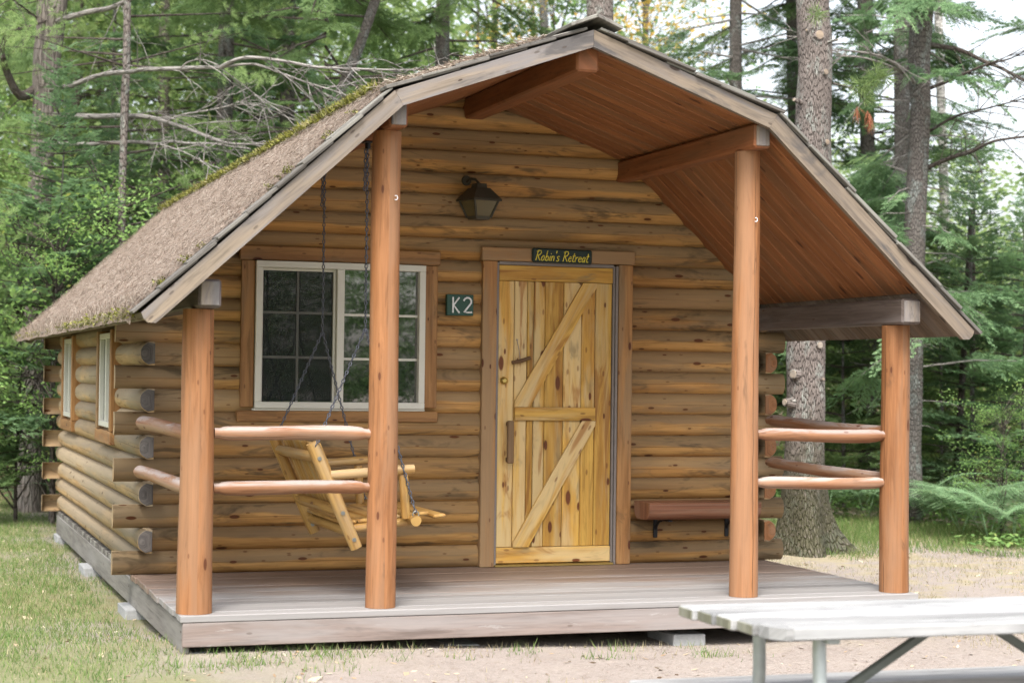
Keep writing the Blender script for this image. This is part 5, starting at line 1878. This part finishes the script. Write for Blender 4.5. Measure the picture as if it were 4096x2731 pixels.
fern_specs = [(3310, 20.3, 1.1, "pale fern beside the big pine, seen between the right porch rails"), (3470, 20.0, 1.1, "fern just left of the right-hand corner post"), (3680, 19.4, 1.0, "fern just right of the right-hand corner post"),
              (3850, 18.3, 1.15, "large arching fern in front of the leaning bare sapling"), (3960, 17.6, 1.2, "large pale fern near the right picture edge"), (4060, 17.4, 1.1, "fern cut by the right picture edge"),
              (3910, 19.2, 1.1, "fern at the back of the right-hand fern patch"), (3770, 19.2, 1., "small fern under the thin bare saplings"), (60, 20.5, .8, "dark fern low at the left woods edge"), (150, 20.2, .75, "fern in shade behind the rear left log ends")]
for i, (u, d, s, lab) in enumerate(fern_specs):
    g = ground_at(u, d)
    o = bpy.data.objects.new("fern", FERN[i % 3]); COL.objects.link(o); o.location = g + V((0, 0, .02)); o.scale = (s, s, s); o.rotation_euler = (0, 0, random.uniform(0, 6.28))
    tag(o, lab, "fern", "ferns at the edge of the woods")

# ---- low undergrowth
def undergrowth():
    rng = np.random.default_rng(88); P0, P1, N, W = [], [], [], []
    def clump(x, y, n, r, h):
        g = gz(x, y)
        for _ in range(n):
            a = rng.uniform(0, 6.28); rr = r * math.sqrt(rng.random())
            p = np.array([x + rr * math.cos(a), y + rr * math.sin(a), g + rng.uniform(.04, h)])
            b = rng.uniform(0, 6.28); l = rng.uniform(.04, .085)
            P0.append(p); P1.append(p + np.array([math.cos(b), math.sin(b), rng.uniform(-.5, .2)]) * l); N.append([rng.normal(0, .4), rng.normal(0, .4), 1]); W.append(l * rng.uniform(.25, .38))
    for _ in range(190):
        u = rng.uniform(3150, 4700); d = 20.3 - 3.3 * min(1, max(0, (u - 3550) / 650)) + 3.2 * rng.random() ** 1.6
        p = ground_at(u, d); clump(p.x, p.y, 26, .28, .3)
    for _ in range(26):
        u = rng.uniform(3900, 4600); d = rng.uniform(16.0, 17.2); p = ground_at(u, d); clump(p.x, p.y, 20, .22, .16)
    for _ in range(110):
        u = rng.uniform(-900, 420); d = rng.uniform(20.2, 24); p = ground_at(u, d); clump(p.x, p.y, 26, .35, .45)
    q = diamonds(np.array(P0), np.array(P1), np.array(W), np.array(N))
    o = put("undergrowth", np_mesh("undergrowth", q.astype(np.float32), 4, rng.random(len(q)), M['herb'])); tag(o, "low leafy undergrowth along the edge of the woods", "undergrowth", kind="stuff")
undergrowth()

# ---- grass
def grass():
    rng = np.random.default_rng(99)
    def blades(cands, hmin, hmax, name, mat, label, wid=.0022, n=None):
        xy = cands
        n = len(xy)
        z = np.array([gz(x, y) for x, y in xy])
        a = rng.uniform(0, 6.28, n); h = rng.uniform(hmin, hmax, n); ln = rng.uniform(.1, .9, n) * h
        b = np.stack([xy[:, 0], xy[:, 1], z - .005], 1)
        tip = b + np.stack([np.cos(a) * ln, np.sin(a) * ln, h], 1)
        a2 = rng.uniform(0, 6.28, n)
        s = np.stack([np.cos(a2), np.sin(a2), np.zeros(n)], 1) * wid * rng.uniform(.8, 1.6, n)[:, None]
        q = np.stack([b - s, b + s, tip], 1)
        o = put(name, np_mesh(name, q.astype(np.float32), 3, rng.random(n), M[mat])); tag(o, label, "grass", kind="stuff")
    def sample(N, x0, x1, y0, y1, fn):
        xs = rng.uniform(x0, x1, N); ys = rng.uniform(y0, y1, N)
        keep = [rng.random() < fn(x, y) for x, y in zip(xs, ys)]
        keep = np.array(keep)
        return np.stack([xs[keep], ys[keep]], 1)
    inside = lambda x, y: (-2.15 < x < 2.15 and -1.9 < y < 5.6)
    def nz(x, y, s, o): return mnoise.noise(V((x * s, y * s, o)))
    def f_left(x, y):
        if inside(x, y): return 0
        v = .68 + .75 * nz(x, y, 1.1, 3) + .5 * nz(x, y, 3.1, 8)
        if x > -2.3: v -= .35 + .35 * (x + 2.3)
        if y < -2.2: v -= .22 * (-2.2 - y)
        return max(0, min(1, v)) ** 1.3
    L = sample(330000, -5.2, .3, -4.5, 11.5, f_left)
    blades(L, .015, .058, "grass", 'grass', "patchy short green grass along the cabin's left side")
    def f_edge(x, y):
        p = V((x, y, 0)) - V((CAM.x, CAM.y, 0)); d = p.dot(V((FWD.x, FWD.y, 0)).normalized())
        v = 1.35 - abs(d - 18.5 + 2.4 * min(1, max(0, (x - 6.2) / 2.5))) * .62 + .9 * nz(x, y, 1.3, 4)
        return max(0, min(1, v))
    Rr = sample(190000, 3.6, 12, 1.5, 11, f_edge)
    blades(Rr, .03, .12, "grass", 'grass', "longer green grass strip below the ferns on the right", .003)
    def f_dry(x, y):
        if inside(x, y): return 0
        v = .35 + .8 * nz(x, y, .9, 6) + .5 * nz(x, y, 3.7, 1) + (.3 if x > 2.3 else 0)
        if y < -2: v -= .35
        return max(0, min(1, v))
    D = sample(190000, -5.2, 10, -3.2, 9.5, f_dry)
    blades(D, .012, .05, "dry_grass", 'drygrass', "thin straw-coloured dry grass scattered over the bare soil", .002)
    # tufts under the deck's front edge
    F = sample(9000, -2.3, 1.2, -2.4, -1.9, lambda x, y: max(0, min(1, .16 + .8 * nz(x, y, 3.6, 12) - .12 * (x + 1.3))) ** 1.4)
    blades(F, .02, .075, "grass", 'grass', "grass tufts growing along the front edge of the deck")
grass()

# ---- fallen leaves and bits
def bits():
    rng = np.random.default_rng(55); n = 5200
    x = rng.uniform(-5, 9, n); y = rng.uniform(-5.0, 11, n)
    k_ = ~((x > -2.2) & (x < 2.2) & (y > -1.95) & (y < 5.6)); x, y = x[k_], y[k_]; n = len(x)
    z = np.array([gz(a, b) for a, b in zip(x, y)])
    c = np.stack([x, y, z + .004], 1); a = rng.uniform(0, 6.28, n); l = rng.uniform(.008, .03, n) * np.where(rng.random(n) < .06, 1.9, 1)
    d = np.stack([np.cos(a) * l, np.sin(a) * l, rng.uniform(0, .35, n) * l], 1)
    q = diamonds(c - d, c + d, l * .45, np.stack([rng.normal(0, .3, n), rng.normal(0, .3, n), np.ones(n)], 1))
    o = put("leaf_litter", np_mesh("leaf_litter", q.astype(np.float32), 4, rng.random(n), M['litter'])); tag(o, "small dry leaves and chips scattered over the ground", "leaf litter", kind="stuff")
    n = 16000
    x = rng.uniform(-3, 5, n); y = rng.uniform(-5.2, -1.7, n); z = np.array([gz(a, b) for a, b in zip(x, y)])
    c = np.stack([x, y, z + .003], 1); a = rng.uniform(0, 6.28, n); l = rng.uniform(.008, .028, n)
    d = np.stack([np.cos(a) * l, np.sin(a) * l, rng.uniform(-.1, .25, n) * l], 1)
    q = diamonds(c - d, c + d, np.full(n, .0016), np.tile(np.array([[0, 0, 1.]]), (n, 1)))
    o = put("needle_litter", np_mesh("needle_litter", q.astype(np.float32), 4, rng.random(n), M['needle'])); tag(o, "brown pine needles lying on the bare soil in front", "needle litter", kind="stuff")
bits()

# ================================================================== LIGHT
world = bpy.data.worlds.new("World"); scene.world = world; world.use_nodes = True
wt = world.node_tree; wt.nodes.clear()
sky = wt.nodes.new("ShaderNodeTexSky"); sky.sky_type = 'NISHITA'; sky.sun_disc = False
SUN_EL, SUN_AZ = math.radians(56), math.radians(205)       # azimuth measured clockwise from +y
sky.sun_elevation = SUN_EL; sky.sun_rotation = SUN_AZ
sky.air_density = 1.0; sky.dust_density = 4.0; sky.ozone_density = .6
hs = wt.nodes.new("ShaderNodeHueSaturation"); hs.inputs["Saturation"].default_value = .35
bg = wt.nodes.new("ShaderNodeBackground"); bg.inputs[1].default_value = .15
wo = wt.nodes.new("ShaderNodeOutputWorld")
wt.links.new(sky.outputs[0], hs.inputs["Color"]); wt.links.new(hs.outputs[0], bg.inputs[0]); wt.links.new(bg.outputs[0], wo.inputs[0])
sd_ = bpy.data.lights.new("sun", 'SUN'); sd_.energy = 1.5; sd_.angle = math.radians(24); sd_.color = (1, .96, .9)
so_ = bpy.data.objects.new("sun", sd_); COL.objects.link(so_)
dirv = V((math.sin(SUN_AZ) * math.cos(SUN_EL), math.cos(SUN_AZ) * math.cos(SUN_EL), math.sin(SUN_EL)))
so_.rotation_euler = dirv.to_track_quat('Z', 'Y').to_euler()
so_.location = (0, -6, 12)

vs = scene.view_settings
vs.view_transform = 'Standard'; vs.look = 'None'; vs.exposure = 1.47; vs.gamma = 1; vs.use_curve_mapping = False
scene.cycles.use_denoising = True
scene.cycles.denoiser = 'OPENIMAGEDENOISE'
scene.cycles.denoising_input_passes = 'RGB_ALBEDO_NORMAL'
scene.cycles.denoising_prefilter = 'NONE'
scene.cycles.use_adaptive_sampling = False
scene.cycles.sample_clamp_indirect = 4.0
scene.cycles.max_bounces = 8; scene.cycles.diffuse_bounces = 4; scene.cycles.transparent_max_bounces = 8
